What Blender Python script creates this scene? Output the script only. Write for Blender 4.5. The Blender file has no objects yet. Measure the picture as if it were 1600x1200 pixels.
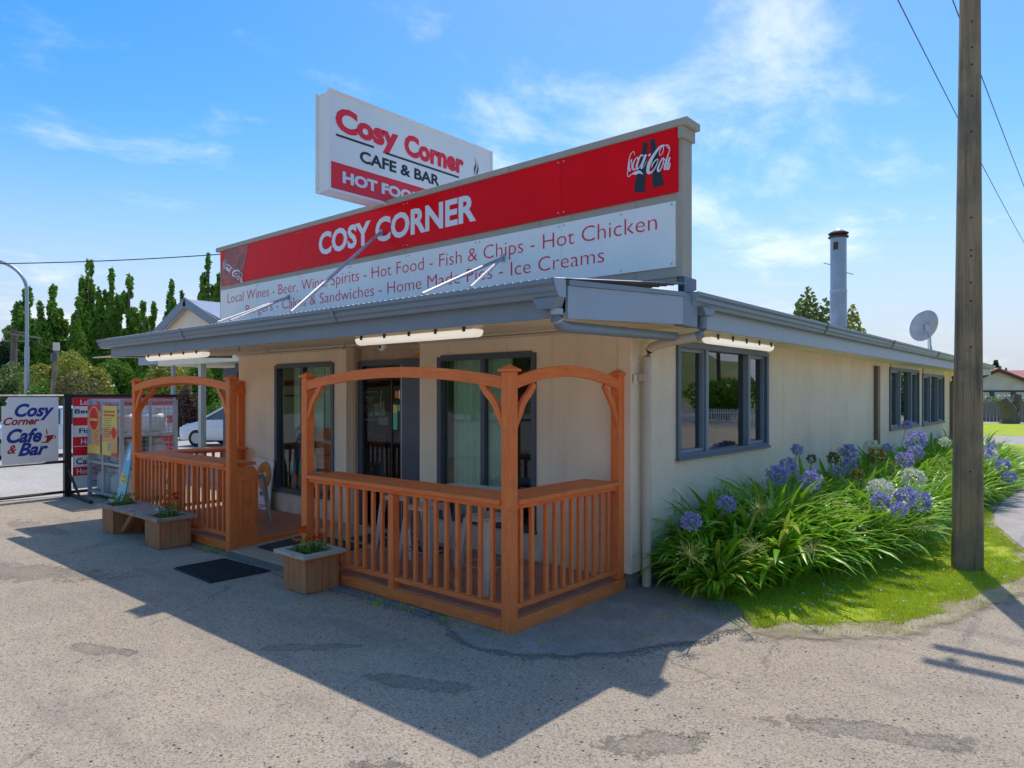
import bpy, bmesh, math, random
import numpy as np
from mathutils import Vector, Matrix, Euler
random.seed(7); RNG = np.random.default_rng(7)
PI = math.pi
SC = bpy.context.scene
COL = SC.collection
# ------------------------------------------------------------------ camera
HY, VLX, VRX = 617.0, -477.0, 1738.0          # horizon row and the two vanishing columns of the 1600 px photograph
FPX = math.sqrt((800-VLX)*(VRX-800)); CAMH = 1.85
YAW = math.atan((VRX-800)/FPX)
FW = (-math.sin(YAW), math.cos(YAW)); RT = (math.cos(YAW), math.sin(YAW))
cd = bpy.data.cameras.new('camera'); cam = bpy.data.objects.new('camera', cd); COL.objects.link(cam)
cam.location = (0, 0, CAMH); cam.rotation_euler = (PI/2, 0, YAW)
cd.sensor_width = 36; cd.lens = FPX/1600*36; cd.shift_y = (HY-600)/1600
cd.clip_start = 0.05; cd.clip_end = 6000
SC.camera = cam
# ------------------------------------------------------------------ light
SUN = Vector((-.353, .936, 2.03)).normalized()
EL = math.asin(SUN.z); ROT = math.atan2(SUN.x, SUN.y)
SC.view_settings.view_transform = 'Standard'; SC.view_settings.look = 'None'
SC.view_settings.exposure = 1.74; SC.view_settings.gamma = 1; SC.view_settings.use_curve_mapping = False
W = bpy.data.worlds.new('World'); SC.world = W; W.use_nodes = True
wt = W.node_tree; wt.nodes.clear()
def wn(t, **k):
    n = wt.nodes.new(t)
    for a, b in k.items(): setattr(n, a, b)
    return n
def wl(a, b): wt.links.new(a, b)
sky = wn('ShaderNodeTexSky', sky_type='NISHITA', sun_disc=False, sun_elevation=EL, sun_rotation=ROT, altitude=30, air_density=1.0, dust_density=0.6, ozone_density=2.0)
tc = wn('ShaderNodeTexCoord'); sep = wn('ShaderNodeSeparateXYZ'); wl(tc.outputs['Generated'], sep.inputs[0])
def wm(op, a, b=None, clamp=False):
    n = wn('ShaderNodeMath', operation=op, use_clamp=clamp)
    for i, v in enumerate((a, b)):
        if v is None: continue
        if isinstance(v, (int, float)): n.inputs[i].default_value = v
        else: wl(v, n.inputs[i])
    return n.outputs[0]
zc = wm('ADD', wm('MAXIMUM', sep.outputs[2], 0.0), 0.13)
cmb = wn('ShaderNodeCombineXYZ'); wl(wm('DIVIDE', sep.outputs[0], zc), cmb.inputs[0]); wl(wm('DIVIDE', sep.outputs[1], zc), cmb.inputs[1])
mp = wn('ShaderNodeMapping'); mp.inputs['Rotation'].default_value = (0, 0, .5); mp.inputs['Scale'].default_value = (1.0, .75, 1); mp.inputs['Location'].default_value = (0, 0, 0)
wl(cmb.outputs[0], mp.inputs[0])
n1 = wn('ShaderNodeTexNoise'); n1.inputs['Scale'].default_value = 2.3; n1.inputs['Detail'].default_value = 9; n1.inputs['Roughness'].default_value = .62; n1.inputs['Distortion'].default_value = .25
n2 = wn('ShaderNodeTexNoise'); n2.inputs['Scale'].default_value = .55; n2.inputs['Detail'].default_value = 3
wl(mp.outputs[0], n1.inputs[0]); wl(mp.outputs[0], n2.inputs[0])
dens = wm('ADD', wm('MULTIPLY', n1.outputs[0], .62), wm('MULTIPLY', n2.outputs[0], .38))
rmp = wn('ShaderNodeMapRange'); rmp.interpolation_type = 'SMOOTHSTEP'; rmp.inputs[1].default_value = .50; rmp.inputs[2].default_value = .70; rmp.inputs[3].default_value = 0; rmp.inputs[4].default_value = .55
wl(dens, rmp.inputs[0])
hz = wn('ShaderNodeMapRange'); hz.interpolation_type = 'SMOOTHSTEP'; hz.inputs[1].default_value = 0.0; hz.inputs[2].default_value = .34; hz.inputs[3].default_value = .9; hz.inputs[4].default_value = 0.0
wl(sep.outputs[2], hz.inputs[0])
gam = wn('ShaderNodeHueSaturation'); gam.inputs['Saturation'].default_value = 1.5; gam.inputs['Value'].default_value = 0.535; wl(sky.outputs[0], gam.inputs['Color'])
tint = wn('ShaderNodeVectorMath', operation='MULTIPLY'); wl(gam.outputs[0], tint.inputs[0]); tint.inputs[1].default_value = (1.16, .82, .76)
def wmix(f, a, b):
    n = wn('ShaderNodeMix', data_type='RGBA')
    if isinstance(f, float): n.inputs[0].default_value = f
    else: wl(f, n.inputs[0])
    for i, v in ((6, a), (7, b)):
        if isinstance(v, tuple): n.inputs[i].default_value = v
        else: wl(v, n.inputs[i])
    return n.outputs[2]
base = wmix(hz.outputs[0], tint.outputs[0], (.95, 1.22, 1.52, 1))
withc = wmix(rmp.outputs[0], base, (2.6, 2.6, 2.6, 1))
bg = wn('ShaderNodeBackground'); bg.inputs[1].default_value = 0.15; wl(withc, bg.inputs[0])
wo = wn('ShaderNodeOutputWorld'); wl(bg.outputs[0], wo.inputs[0])
sd = bpy.data.lights.new('sun', 'SUN'); sd.energy = 1.0; sd.angle = math.radians(.55); sd.color = (1, .955, .89)
so = bpy.data.objects.new('sun', sd); COL.objects.link(so); so.rotation_euler = SUN.to_track_quat('Z', 'Y').to_euler(); so.location = (-10, 20, 40)
# ------------------------------------------------------------------ pixel -> world
def ray(x, y):
    u = (x-800)/FPX; v = (HY-y)/FPX
    return (FW[0]+u*RT[0], FW[1]+u*RT[1], v)
def PZ(x, y, z=0.0):
    r = ray(x, y); t = (z-CAMH)/r[2]; return Vector((r[0]*t, r[1]*t, z))
def PX(x, y, X):
    r = ray(x, y); t = X/r[0]; return Vector((X, r[1]*t, CAMH+r[2]*t))
def PY(x, y, Y):
    r = ray(x, y); t = Y/r[1]; return Vector((r[0]*t, Y, CAMH+r[2]*t))
def PD(x, y, d):
    r = ray(x, y); return Vector((r[0]*d, r[1]*d, CAMH+r[2]*d))
# ------------------------------------------------------------------ materials
def s2l(c):
    return tuple(((v/255)/12.92 if v/255 <= .04045 else ((v/255+.055)/1.055)**2.4) for v in c)
MATS = {}
class NT:
    def __init__(s, name):
        s.m = bpy.data.materials.new(name); s.m.use_nodes = True; s.t = s.m.node_tree; s.t.nodes.clear()
        s.o = s.n('ShaderNodeOutputMaterial'); s.b = s.n('ShaderNodeBsdfPrincipled'); s.l(s.b.outputs[0], s.o.inputs[0])
        MATS[name] = s.m
    def n(s, t, **k):
        q = s.t.nodes.new(t)
        for a, b in k.items(): setattr(q, a, b)
        return q
    def l(s, a, b): s.t.links.new(a, b)
    def set(s, **k):
        for a, v in k.items():
            i = s.b.inputs[a.replace('_', ' ')]
            if isinstance(v, (int, float)): i.default_value = v
            elif isinstance(v, tuple): i.default_value = v if len(v) == 4 else v+(1,)
            else: s.l(v, i)
        return s
    def coord(s, kind='Object', scale=(1, 1, 1), rnd=0):
        t = s.n('ShaderNodeTexCoord').outputs[kind]
        if rnd:
            oi = s.n('ShaderNodeObjectInfo'); a = s.n('ShaderNodeVectorMath', operation='MULTIPLY_ADD')
            cx = s.n('ShaderNodeCombineXYZ')
            for i in range(3): s.l(oi.outputs['Random'], cx.inputs[i])
            s.l(cx.outputs[0], a.inputs[0]); a.inputs[1].default_value = (rnd, rnd*1.7, rnd*.6); s.l(t, a.inputs[2]); t = a.outputs[0]
        mp = s.n('ShaderNodeMapping'); mp.inputs['Scale'].default_value = scale; s.l(t, mp.inputs[0]); return mp.outputs[0]
    def noise(s, v, scale, detail=4, rough=.5, dist=0):
        q = s.n('ShaderNodeTexNoise'); q.inputs['Scale'].default_value = scale; q.inputs['Detail'].default_value = detail
        q.inputs['Roughness'].default_value = rough; q.inputs['Distortion'].default_value = dist; s.l(v, q.inputs[0]); return q.outputs[0]
    def voro(s, v, scale, out=0, feature='F1'):
        q = s.n('ShaderNodeTexVoronoi', feature=feature); q.inputs['Scale'].default_value = scale; s.l(v, q.inputs[0]); return q.outputs[out]
    def rng(s, v, a, b, c=0.0, d=1.0, smooth=False):
        q = s.n('ShaderNodeMapRange'); 
        if smooth: q.interpolation_type = 'SMOOTHSTEP'
        s.l(v, q.inputs[0])
        for i, x in zip((1, 2, 3, 4), (a, b, c, d)): q.inputs[i].default_value = x
        return q.outputs[0]
    def math(s, op, a, b=None, c=None):
        q = s.n('ShaderNodeMath', operation=op)
        for i, v in enumerate((a, b, c)):
            if v is None: continue
            if isinstance(v, (int, float)): q.inputs[i].default_value = v
            else: s.l(v, q.inputs[i])
        return q.outputs[0]
    def mix(s, f, a, b, bt='MIX'):
        q = s.n('ShaderNodeMix', data_type='RGBA', blend_type=bt)
        if isinstance(f, (int, float)): q.inputs[0].default_value = f
        else: s.l(f, q.inputs[0])
        for i, v in ((6, a), (7, b)):
            if isinstance(v, tuple): q.inputs[i].default_value = v if len(v) == 4 else v+(1,)
            else: s.l(v, q.inputs[i])
        return q.outputs[2]
    def bump(s, h, strength=.3, dist=.01):
        q = s.n('ShaderNodeBump'); q.inputs['Strength'].default_value = strength; q.inputs['Distance'].default_value = dist
        s.l(h, q.inputs['Height']); s.l(q.outputs[0], s.b.inputs['Normal'])
def mul(c, f): return tuple(min(1, x*f) for x in c)
def plain(name, c, rough=.6, var=.12, scale=3.0, bump=0, bscale=40, metal=0.0, rnd=3, spec=.5, coat=0.0):
    q = NT(name); v = q.coord(rnd=rnd); n = q.noise(v, scale, 5, .6)
    q.set(Base_Color=q.mix(q.rng(n, .3, .7), mul(c, 1-var), mul(c, 1+var)), Roughness=q.rng(n, .2, .8, max(.02, rough-.08), min(1, rough+.08)), Metallic=metal, Specular_IOR_Level=spec, Coat_Weight=coat)
    if bump: q.bump(q.noise(v, bscale, 4), bump, .004)
    return q.m
def wood(name, c1, c2, axis, rough=.6, grain=1.0, weather=None):
    q = NT(name); sc = {'x': (1, 14, 14), 'y': (14, 1, 14), 'z': (14, 14, 1)}[axis]
    v = q.coord(scale=sc, rnd=9); g = q.noise(v, 3.2*grain, 6, .62, .6); v2 = q.coord(rnd=5); big = q.noise(v2, 2.5, 3)
    col = q.mix(q.rng(g, .3, .72), c1, c2)
    fine = q.noise(v, 14, 3, .7)
    col = q.mix(q.rng(fine, .48, .7, 0, .5), col, mul(c1, .5))
    blot = q.noise(v2, 5.5, 6, .7); col = q.mix(q.rng(blot, .56, .72, 0, .38), col, mul(c1, .42))
    col = q.mix(q.rng(big, .45, .75, 0, .3), col, mul(c2, 1.15))
    vk = q.coord(rnd=7, scale={'x': (.35, 1, 1), 'y': (1, .35, 1), 'z': (1, 1, .35)}[axis]); kn = q.voro(vk, 3.1)
    col = q.mix(q.rng(kn, .0, .075, .8, 0), col, mul(c1, .3))
    if weather:
        wv = q.noise(v2, 7, 5, .65); col = q.mix(q.rng(wv, .42, .62, 0, .75), col, weather)
    q.set(Base_Color=col, Roughness=rough, Specular_IOR_Level=.35); q.bump(g, .25, .003); return q.m
OR1, OR2 = (.86, .165, .040), (.98, .27, .068)
for ax in 'xyz': wood('stained_timber_'+ax, OR1, OR2, ax)
for ax in 'xyz': wood('decking_'+ax, (.46, .19, .11), (.60, .28, .18), ax, .7)
for ax in 'xyz': wood('ramp_board_'+ax, (.48, .31, .21), (.62, .43, .31), ax, .75)
wood('planter_wood_z', (.48, .145, .06), (.68, .26, .115), 'z', .75, 1.0, (.42, .24, .11))
wood('weathered_top_x', (.42, .27, .18), (.58, .43, .32), 'x', .8, 1.0, (.22, .2, .18))
wood('weathered_top_y', (.42, .27, .18), (.58, .43, .32), 'y', .8, 1.0, (.22, .2, .18))
wood('mossy_top_x', (.5, .42, .24), (.62, .55, .4), 'x', .85, 1.0, (.45, .42, .34))
wood('mossy_top_y', (.5, .42, .24), (.62, .55, .4), 'y', .85, 1.0, (.45, .42, .34))
wood('grey_fence_z', (.19, .16, .13), (.27, .24, .2), 'z', .9)
wood('bark_z', (.10, .075, .055), (.23, .18, .14), 'z', .95, .6)
def stucco(name, c, sc, st, d=.006):
    q = NT(name); v = q.coord(); a = q.noise(v, sc, 5, .6, .3); b = q.noise(v, 1.1, 4, .6); st_ = q.noise(q.coord(scale=(1.2, 1.2, .18)), 2.4, 4, .6)
    col = q.mix(q.rng(b, .3, .7), mul(c, .93), mul(c, 1.06)); col = q.mix(q.rng(st_, .5, .75, 0, .22), col, mul(c, .62))
    z = q.n('ShaderNodeSeparateXYZ'); q.l(q.coord(), z.inputs[0])
    low = q.math('MULTIPLY', q.rng(z.outputs[2], .05, .45, 1, 0), q.rng(q.noise(v, 5, 5), .35, .65))
    col = q.mix(q.math('MULTIPLY', low, .45), col, (.16, .14, .11))
    sk = q.noise(q.coord(scale=(3.5, 3.5, .12)), 3.0, 4, .55); col = q.mix(q.math('MULTIPLY', q.rng(sk, .58, .70, 0, .16 if sc < 20 else .26), q.rng(z.outputs[2], .6, 2.2, .2, 1)), col, mul(c, .5))
    bl = q.noise(v, .9, 3, .5); col = q.mix(q.rng(bl, .5, .72, 0, .16), col, mul(c, .72)); spk = q.noise(v, 7, 6, .7); col = q.mix(q.rng(spk, .62, .76, 0, .22), col, mul(c, .6))
    q.set(Base_Color=col, Roughness=.88, Specular_IOR_Level=.25); q.bump(q.rng(a, .35, .68), st, d); return q.m
WALLC = (.98, .75, .55)
stucco('rough_stucco', WALLC, 30, .75, .012)
stucco('smooth_stucco', (.93, .76, .57), 12, .12, .003)
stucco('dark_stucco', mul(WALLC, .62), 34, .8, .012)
plain('parapet_paint', (.44, .39, .31), .75, .07, 2, .1, 30)
plain('cream_paint', (.66, .60, .47), .6, .08, 3)
plain('soffit_paint', (.88, .74, .52), .6, .1, 2)
plain('blue_trim', (.20, .245, .30), .42, .07, 4, 0)
plain('blue_trim_dark', (.10, .135, .19), .4, .08, 4)
plain('blue_trim_light', (.33, .39, .46), .4, .06, 4)
plain('navy_frame', (.075, .09, .13), .35, .1, 4)
plain('aluminium', (.42, .44, .46), .35, .06, 8, 0, metal=.6)
plain('galvanised', (.42, .45, .48), .45, .16, 14, .05, 60, metal=.55)
plain('cage_grey', (.42, .46, .50), .5, .12, 6, metal=.2)
plain('stool_metal', (.62, .64, .68), .38, .1, 6, metal=.65)
plain('flue_steel', (.33, .38, .44), .4, .12, 5, metal=.6)
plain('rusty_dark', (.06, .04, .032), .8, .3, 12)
plain('black_paint', (.016, .016, .018), .5, .2, 8)
plain('pipe_beige', (.60, .49, .38), .5, .08, 3)
plain('pipe_brown', (.17, .115, .08), .5, .1, 3)
plain('white_paint', (.74, .75, .76), .4, .04, 4)
plain('white_sign', (.90, .88, .83), .6, .03, 3)
plain('lightbox_white', (.90, .88, .84), .5, .03, 2)
plain('sign_red', (.95, .002, .008), .30, .10, 1.1, spec=.12)
plain('sign_red_flat', (.95, .012, .03), .35, .04, 3)
plain('text_red', (.80, .012, .05), .5, .03, 3)
plain('text_red_dark', (.42, .02, .02), .5, .03, 3)
plain('text_blue', (.015, .045, .30), .5, .05, 3)
plain('text_navy', (.01, .03, .12), .5, .05, 3)
plain('text_black', (.018, .022, .03), .5, .05, 3)
plain('text_white', (.80, .81, .84), .4, .02, 3)
plain('diffuser', (.86, .86, .84), .25, .05, 4)
MATS['diffuser'].node_tree.nodes['Principled BSDF'].inputs['Emission Color'].default_value = (1, .93, .82, 1); MATS['diffuser'].node_tree.nodes['Principled BSDF'].inputs['Emission Strength'].default_value = 0.16  # faint glow added to the batten diffusers to fill the shade under the eaves
plain('lamp_dirty', (.52, .44, .3), .6, .25, 12)
plain('lamp_amber', (.55, .28, .07), .4, .15, 6)
plain('tank_grey', (.62, .64, .64), .42, .07, 7)
plain('tank_green', (.03, .12, .06), .5, .1, 7)
plain('cyan_board', (.10, .50, .72), .35, .05, 3)
plain('yellow_tag', (.85, .62, .12), .5, .06, 6)
plain('table_white', (.75, .78, .80), .35, .04, 4)
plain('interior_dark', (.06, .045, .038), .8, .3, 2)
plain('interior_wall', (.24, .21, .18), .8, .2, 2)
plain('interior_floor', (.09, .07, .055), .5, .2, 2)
plain('curtain_green', (.62, .80, .66), .8, .08, 6)
plain('poster_orange', (.72, .17, .03), .5, .08, 6)
plain('poster_yellow', (.86, .66, .15), .5, .06, 3)
plain('poster_pale_orange', (.84, .42, .16), .5, .1, 2)
plain('poster_grey', (.35, .4, .44), .5, .1, 9)
plain('donut', (.62, .25, .05), .4, .25, 14)
plain('screen_green', (.06, .55, .30), .4, .2, 9)
plain('label_tan', (.5, .36, .22), .6, .2, 30)
plain('brochure', (.5, .52, .5), .5, .5, 45)
plain('soil', (.035, .025, .018), .95, .3, 40, .6, 60)
plain('lead_flashing', (.10, .10, .11), .7, .3, 14)
plain('red_roof', (.50, .17, .12), .55, .08, 2)
plain('maroon', (.16, .035, .03), .6, .1, 3)
plain('car_white', (.74, .76, .78), .22, .02, 1, coat=.6)
plain('car_silver', (.50, .52, .55), .28, .04, 1, metal=.3, coat=.6)
plain('tyre', (.02, .02, .022), .8, .2, 20)
plain('car_glass', (.05, .075, .085), .04, .1, 1, spec=.9)
plain('brick_red', (.30, .09, .05), .8, .2, 6)
plain('insulator', (.3, .12, .06), .3, .1, 6)
def concrete_pole():
    q = NT('pole_concrete'); v = q.coord(); vs = q.coord(scale=(7, 7, .5)); a = q.noise(vs, 2.4, 6, .62, .2); b = q.noise(v, 60, 4, .7); sp = q.voro(v, 150); c = q.noise(v, 2.2, 5, .6)
    z = q.n('ShaderNodeSeparateXYZ'); q.l(v, z.inputs[0])
    col = q.mix(q.rng(a, .36, .66), (.27, .20, .12), (.42, .31, .185)); col = q.mix(q.rng(c, .45, .62, 0, .55), col, (.13, .125, .115)); col = q.mix(q.rng(sp, .05, .16, .5, 0), col, (.30, .27, .22))
    moss = q.math('MULTIPLY', q.rng(z.outputs[2], .0, 1.3, 1, 0), q.rng(a, .46, .6)); col = q.mix(q.math('MULTIPLY', moss, .6), col, (.16, .12, .02))
    q.set(Base_Color=col, Roughness=.92, Specular_IOR_Level=.2); gr = q.noise(q.coord(scale=(9, 9, .25)), 5, 5, .7); col2 = q.mix(q.rng(gr, .5, .66, 0, .55), col, (.10, .075, .05)); q.l(col2, q.b.inputs['Base Color']); q.bump(q.math('ADD', b, gr), .7, .006)
concrete_pole()
def ellipse_mask(q, v, cx, cy, rx, ry, ang, warp):
    m = q.n('ShaderNodeMapping', vector_type='TEXTURE'); m.inputs['Location'].default_value = (cx, cy, 0); m.inputs['Rotation'].default_value = (0, 0, ang); m.inputs['Scale'].default_value = (rx, ry, 1)
    q.l(v, m.inputs[0]); ln = q.n('ShaderNodeVectorMath', operation='LENGTH'); q.l(m.outputs[0], ln.inputs[0])
    return q.rng(q.math('ADD', ln.outputs['Value'], warp), .88, 1.12, 1, 0)
def asphalt():
    q = NT('asphalt'); v = q.coord()
    big = q.noise(v, .35, 5, .6); med = q.noise(v, 2.3, 6, .65, .4); fine = q.noise(v, 70, 4, .75)
    st = q.voro(v, 95, 1); sepc = q.n('ShaderNodeSeparateColor'); q.l(st, sepc.inputs[0]); std = q.voro(v, 95, 0)
    st2 = q.voro(v, 34, 1); sep2 = q.n('ShaderNodeSeparateColor'); q.l(st2, sep2.inputs[0]); std2 = q.voro(v, 34, 0)
    col = q.mix(q.rng(big, .35, .65), (.48, .375, .25), (.57, .45, .305))
    col = q.mix(q.rng(med, .38, .68, 0, .45), col, (.33, .275, .21))
    col = q.mix(q.rng(fine, .44, .60, .0, .55), col, (.20, .18, .15))
    col = q.mix(q.rng(sepc.outputs[0], .62, 1, 0, .42), col, (.62, .56, .47))
    col = q.mix(q.rng(sepc.outputs[1], .78, .90, 0, .62), col, (.13, .12, .105))
    blk = q.math('MULTIPLY', q.rng(sep2.outputs[0], .965, .97), q.rng(std2, .28, .34, 1, 0)); col = q.mix(q.math('MULTIPLY', blk, .9), col, (.02, .02, .02))
    wht = q.math('MULTIPLY', q.rng(sep2.outputs[1], .975, .98), q.rng(std2, .20, .26, 1, 0)); col = q.mix(q.math('MULTIPLY', wht, .8), col, (.6, .58, .54))
    wp = q.math('SUBTRACT', q.math('MULTIPLY', q.noise(v, 5.5, 10, .78), 4.2), 1.95)
    acc = None
    for e in [(-9.1, 1.95, 1.75, .30, .52), (-12.5, 1.4, 1.6, .3, .3), (-2.6, 2.2, .3, .14, .3), (-1.85, 3.3, .28, .13, .9), (-5.6, 1.9, .3, .08, .4), (-2.1, 1.6, .9, .25, .35), (-.3, 2.6, .9, .35, .6), (-3.4, 3.0, .4, .09, .4), (-11.4, 3.1, .9, .2, .1), (-1.0, 4.2, .5, .12, .4), (-4.5, 2.9, .35, .08, .8)]:
        m = ellipse_mask(q, v, *e, wp); acc = m if acc is None else q.math('MAXIMUM', acc, m)
    col = q.mix(q.math('MULTIPLY', acc, .5), col, q.mix(q.rng(q.noise(v, 42, 5, .75), .40, .62), (.10, .082, .065), (.36, .30, .235)))
    trk = q.noise(q.coord(scale=(.25, 1.6, 1)), 1.5, 5, .6, .4); col = q.mix(q.rng(trk, .54, .68, 0, .35), col, (.22, .185, .145)); lt = q.noise(v, 1.1, 6, .7); col = q.mix(q.rng(lt, .55, .7, 0, .35), col, (.62, .50, .345))
    crk = q.voro(q.coord(scale=(1, 1, 1)), .42, 0, 'DISTANCE_TO_EDGE')
    q2 = q.n('ShaderNodeVectorMath', operation='MULTIPLY_ADD'); nn = q.n('ShaderNodeTexNoise'); nn.inputs['Scale'].default_value = 3; nn.inputs['Detail'].default_value = 5; q.l(v, nn.inputs[0]); q.l(nn.outputs[1], q2.inputs[0]); q2.inputs[1].default_value = (.5, .5, 0); q.l(v, q2.inputs[2])
    crv = q.n('ShaderNodeTexVoronoi', feature='DISTANCE_TO_EDGE'); crv.inputs['Scale'].default_value = .33; q.l(q2.outputs[0], crv.inputs[0])
    crm = q.math('MULTIPLY', q.rng(crv.outputs[0], .0, .006, 1, 0), q.rng(q.noise(v, .5, 2), .5, .56)); col = q.mix(q.math('MULTIPLY', crm, .35), col, (.04, .036, .03))
    dxy = q.n('ShaderNodeSeparateXYZ'); q.l(v, dxy.inputs[0])
    q.set(Base_Color=col, Roughness=.93, Specular_IOR_Level=.25)
    h = q.math('SUBTRACT', q.math('ADD', q.math('MULTIPLY', q.rng(std, 0, .6, 1, 0), .5), fine), q.math('MULTIPLY', acc, 1.1)); h = q.math('SUBTRACT', h, crm); q.bump(h, .75, .007)
asphalt()
def ground_mats():
    q = NT('fine_gravel'); v = q.coord(); f = q.noise(v, 60, 4, .75); m = q.noise(v, 3, 6, .6)
    st = q.voro(v, 60, 1); sc = q.n('ShaderNodeSeparateColor'); q.l(st, sc.inputs[0])
    col = q.mix(q.rng(m, .35, .65), (.30, .25, .19), (.44, .37, .28)); col = q.mix(q.rng(sc.outputs[0], .6, 1, 0, .6), col, (.30, .30, .30)); col = q.mix(q.rng(f, .5, .7, 0, .7), col, (.03, .03, .028))
    q.set(Base_Color=col, Roughness=.95); q.bump(f, .8, .01)
    q = NT('pale_gravel'); v = q.coord(); f = q.noise(v, 14, 6, .75); m = q.noise(q.coord(scale=(1, 3, 1)), .5, 5, .6)
    q.set(Base_Color=q.mix(q.rng(f, .3, .7, 0, .6), q.mix(q.rng(m, .35, .65), (.50, .46, .39), (.62, .57, .50)), (.22, .2, .17)), Roughness=.95); q.bump(f, .5, .01)
    q = NT('lawn'); v = q.coord(); f = q.noise(v, 38, 5, .75); m = q.noise(v, 1.7, 6, .65, .3); m2 = q.noise(v, 4.5, 5, .65)
    col = q.mix(q.rng(m, .32, .68), (.34, .46, .018), (.60, .62, .035)); col = q.mix(q.rng(f, .4, .65, 0, .6), col, (.20, .30, .02))
    col = q.mix(q.rng(m2, .56, .68, 0, .55), col, (.55, .45, .2)); q.set(Base_Color=col, Roughness=.9, Specular_IOR_Level=.2); q.bump(f, .9, .02)
    q = NT('far_field'); v = q.coord(); m = q.noise(v, .03, 6, .6)
    q.set(Base_Color=q.mix(q.rng(m, .35, .65), (.12, .17, .03), (.24, .22, .09)), Roughness=.95)
    q = NT('path_concrete'); v = q.coord(); m = q.noise(v, 3, 6, .6); f = q.noise(v, 90, 4, .7)
    q.set(Base_Color=q.mix(q.rng(f, .4, .7, 0, .5), q.mix(q.rng(m, .35, .65), (.42, .375, .33), (.52, .465, .41)), (.15, .14, .12)), Roughness=.92); q.bump(f, .3, .004)
    q = NT('dirt'); v = q.coord(); f = q.noise(v, 30, 6, .75); m = q.noise(v, 3, 5, .6)
    col = q.mix(q.rng(m, .4, .6), (.30, .235, .155), (.44, .36, .25)); q.set(Base_Color=q.mix(q.rng(f, .5, .66, 0, .6), col, (.20, .22, .06)), Roughness=.95); q.bump(f, .9, .01)
ground_mats()
def add_fade(mn, sc):
    m = MATS[mn]; t = m.node_tree; q = NT.__new__(NT); q.m = m; q.t = t; q.b = t.nodes['Principled BSDF']; q.o = t.nodes['Material Output']
    at = q.n('ShaderNodeAttribute'); at.attribute_name = 'fade'; nz = q.noise(q.coord(), sc, 6, .72)
    a = q.rng(q.math('ADD', q.math('MULTIPLY', at.outputs['Fac'], 1.6), q.math('MULTIPLY', nz, 2.0)), 1.5, 2.2)
    q.l(a, q.b.inputs['Alpha'])
for _n, _s in (('fine_gravel', 9), ('lawn', 14), ('dirt', 10)): add_fade(_n, _s)
def leafmat(name, c1, c2, rough=.45, trans=.25, c3=None):
    q = NT(name); g = q.n('ShaderNodeNewGeometry'); r = g.outputs['Random Per Island']
    col = q.mix(r, c1, c2)
    if c3: col = q.mix(q.rng(r, .86, .9), col, c3)
    v = q.coord(); col = q.mix(q.rng(q.noise(v, 1.3, 4), .35, .65, 0, .35), col, mul(c1, .6))
    q.set(Base_Color=col, Roughness=rough, Specular_IOR_Level=.35)
    tr = q.n('ShaderNodeBsdfTranslucent'); q.l(q.mix(.5, col, (.25, .4, .03)), tr.inputs[0]); mx = q.n('ShaderNodeMixShader'); mx.inputs[0].default_value = trans
    q.l(q.b.outputs[0], mx.inputs[1]); q.l(tr.outputs[0], mx.inputs[2]); q.l(mx.outputs[0], q.o.inputs[0]); return q.m
leafmat('strap_leaf', (.14, .42, .02), (.46, .72, .045), .34, .34, (.42, .46, .07))
leafmat('grass_blade', (.48, .64, .012), (.82, .86, .05), .6, .40, (.6, .52, .2))
leafmat('poplar_leaf', (.09, .22, .025), (.32, .50, .06), .5, .2)
leafmat('green_leaf', (.06, .17, .015), (.20, .36, .03), .45, .25)
leafmat('olive_leaf', (.11, .17, .04), (.27, .32, .09), .5, .25)
leafmat('yellow_leaf', (.26, .28, .05), (.60, .52, .09), .5, .25)
leafmat('tan_leaf', (.20, .15, .06), (.34, .28, .13), .6, .25)
leafmat('plum_leaf', (.09, .035, .04), (.22, .10, .09), .5, .2)
leafmat('pine_leaf', (.010, .03, .012), (.03, .06, .025), .6, .1)
leafmat('blue_petal', (.36, .33, .86), (.74, .68, .98), .5, .2)
leafmat('white_petal', (.92, .90, .78), (1, 1, .96), .5, .2)
leafmat('seed_pod', (.24, .30, .06), (.48, .46, .18), .6, .2)
leafmat('red_petal', (.85, .05, .01), (.95, .20, .04), .5, .2)
def glass(name, tint, refl=.10, rough=0.0, grime=.05):
    q = NT(name); q.t.nodes.remove(q.b)
    fr = q.n('ShaderNodeFresnel'); fr.inputs[0].default_value = 1.5
    f = q.math('ADD', q.math('MULTIPLY', fr.outputs[0], 1.1), refl)
    gl = q.n('ShaderNodeBsdfGlossy'); gl.inputs['Roughness'].default_value = rough; gl.inputs[0].default_value = (.92, .95, .97, 1)
    tr = q.n('ShaderNodeBsdfTransparent'); tr.inputs[0].default_value = tint+(1,)
    mx = q.n('ShaderNodeMixShader'); geo = q.n('ShaderNodeNewGeometry'); q.l(q.math('MULTIPLY', q.math('MINIMUM', f, 1.0), q.math('SUBTRACT', 1.0, geo.outputs['Backfacing'])), mx.inputs[0]); q.l(tr.outputs[0], mx.inputs[1]); q.l(gl.outputs[0], mx.inputs[2]); q.l(mx.outputs[0], q.o.inputs[0])
    wv = q.noise(q.coord(), 1.1, 2); bp = q.n('ShaderNodeBump'); bp.inputs['Strength'].default_value = .05; bp.inputs['Distance'].default_value = .02; q.l(wv, bp.inputs['Height']); q.l(bp.outputs[0], gl.inputs['Normal'])
glass('window_glass', (.85, .90, .88), .0)
glass('dark_glass', (.6, .63, .63), .10)
glass('door_glass', (.75, .77, .77), -.03)
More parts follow.
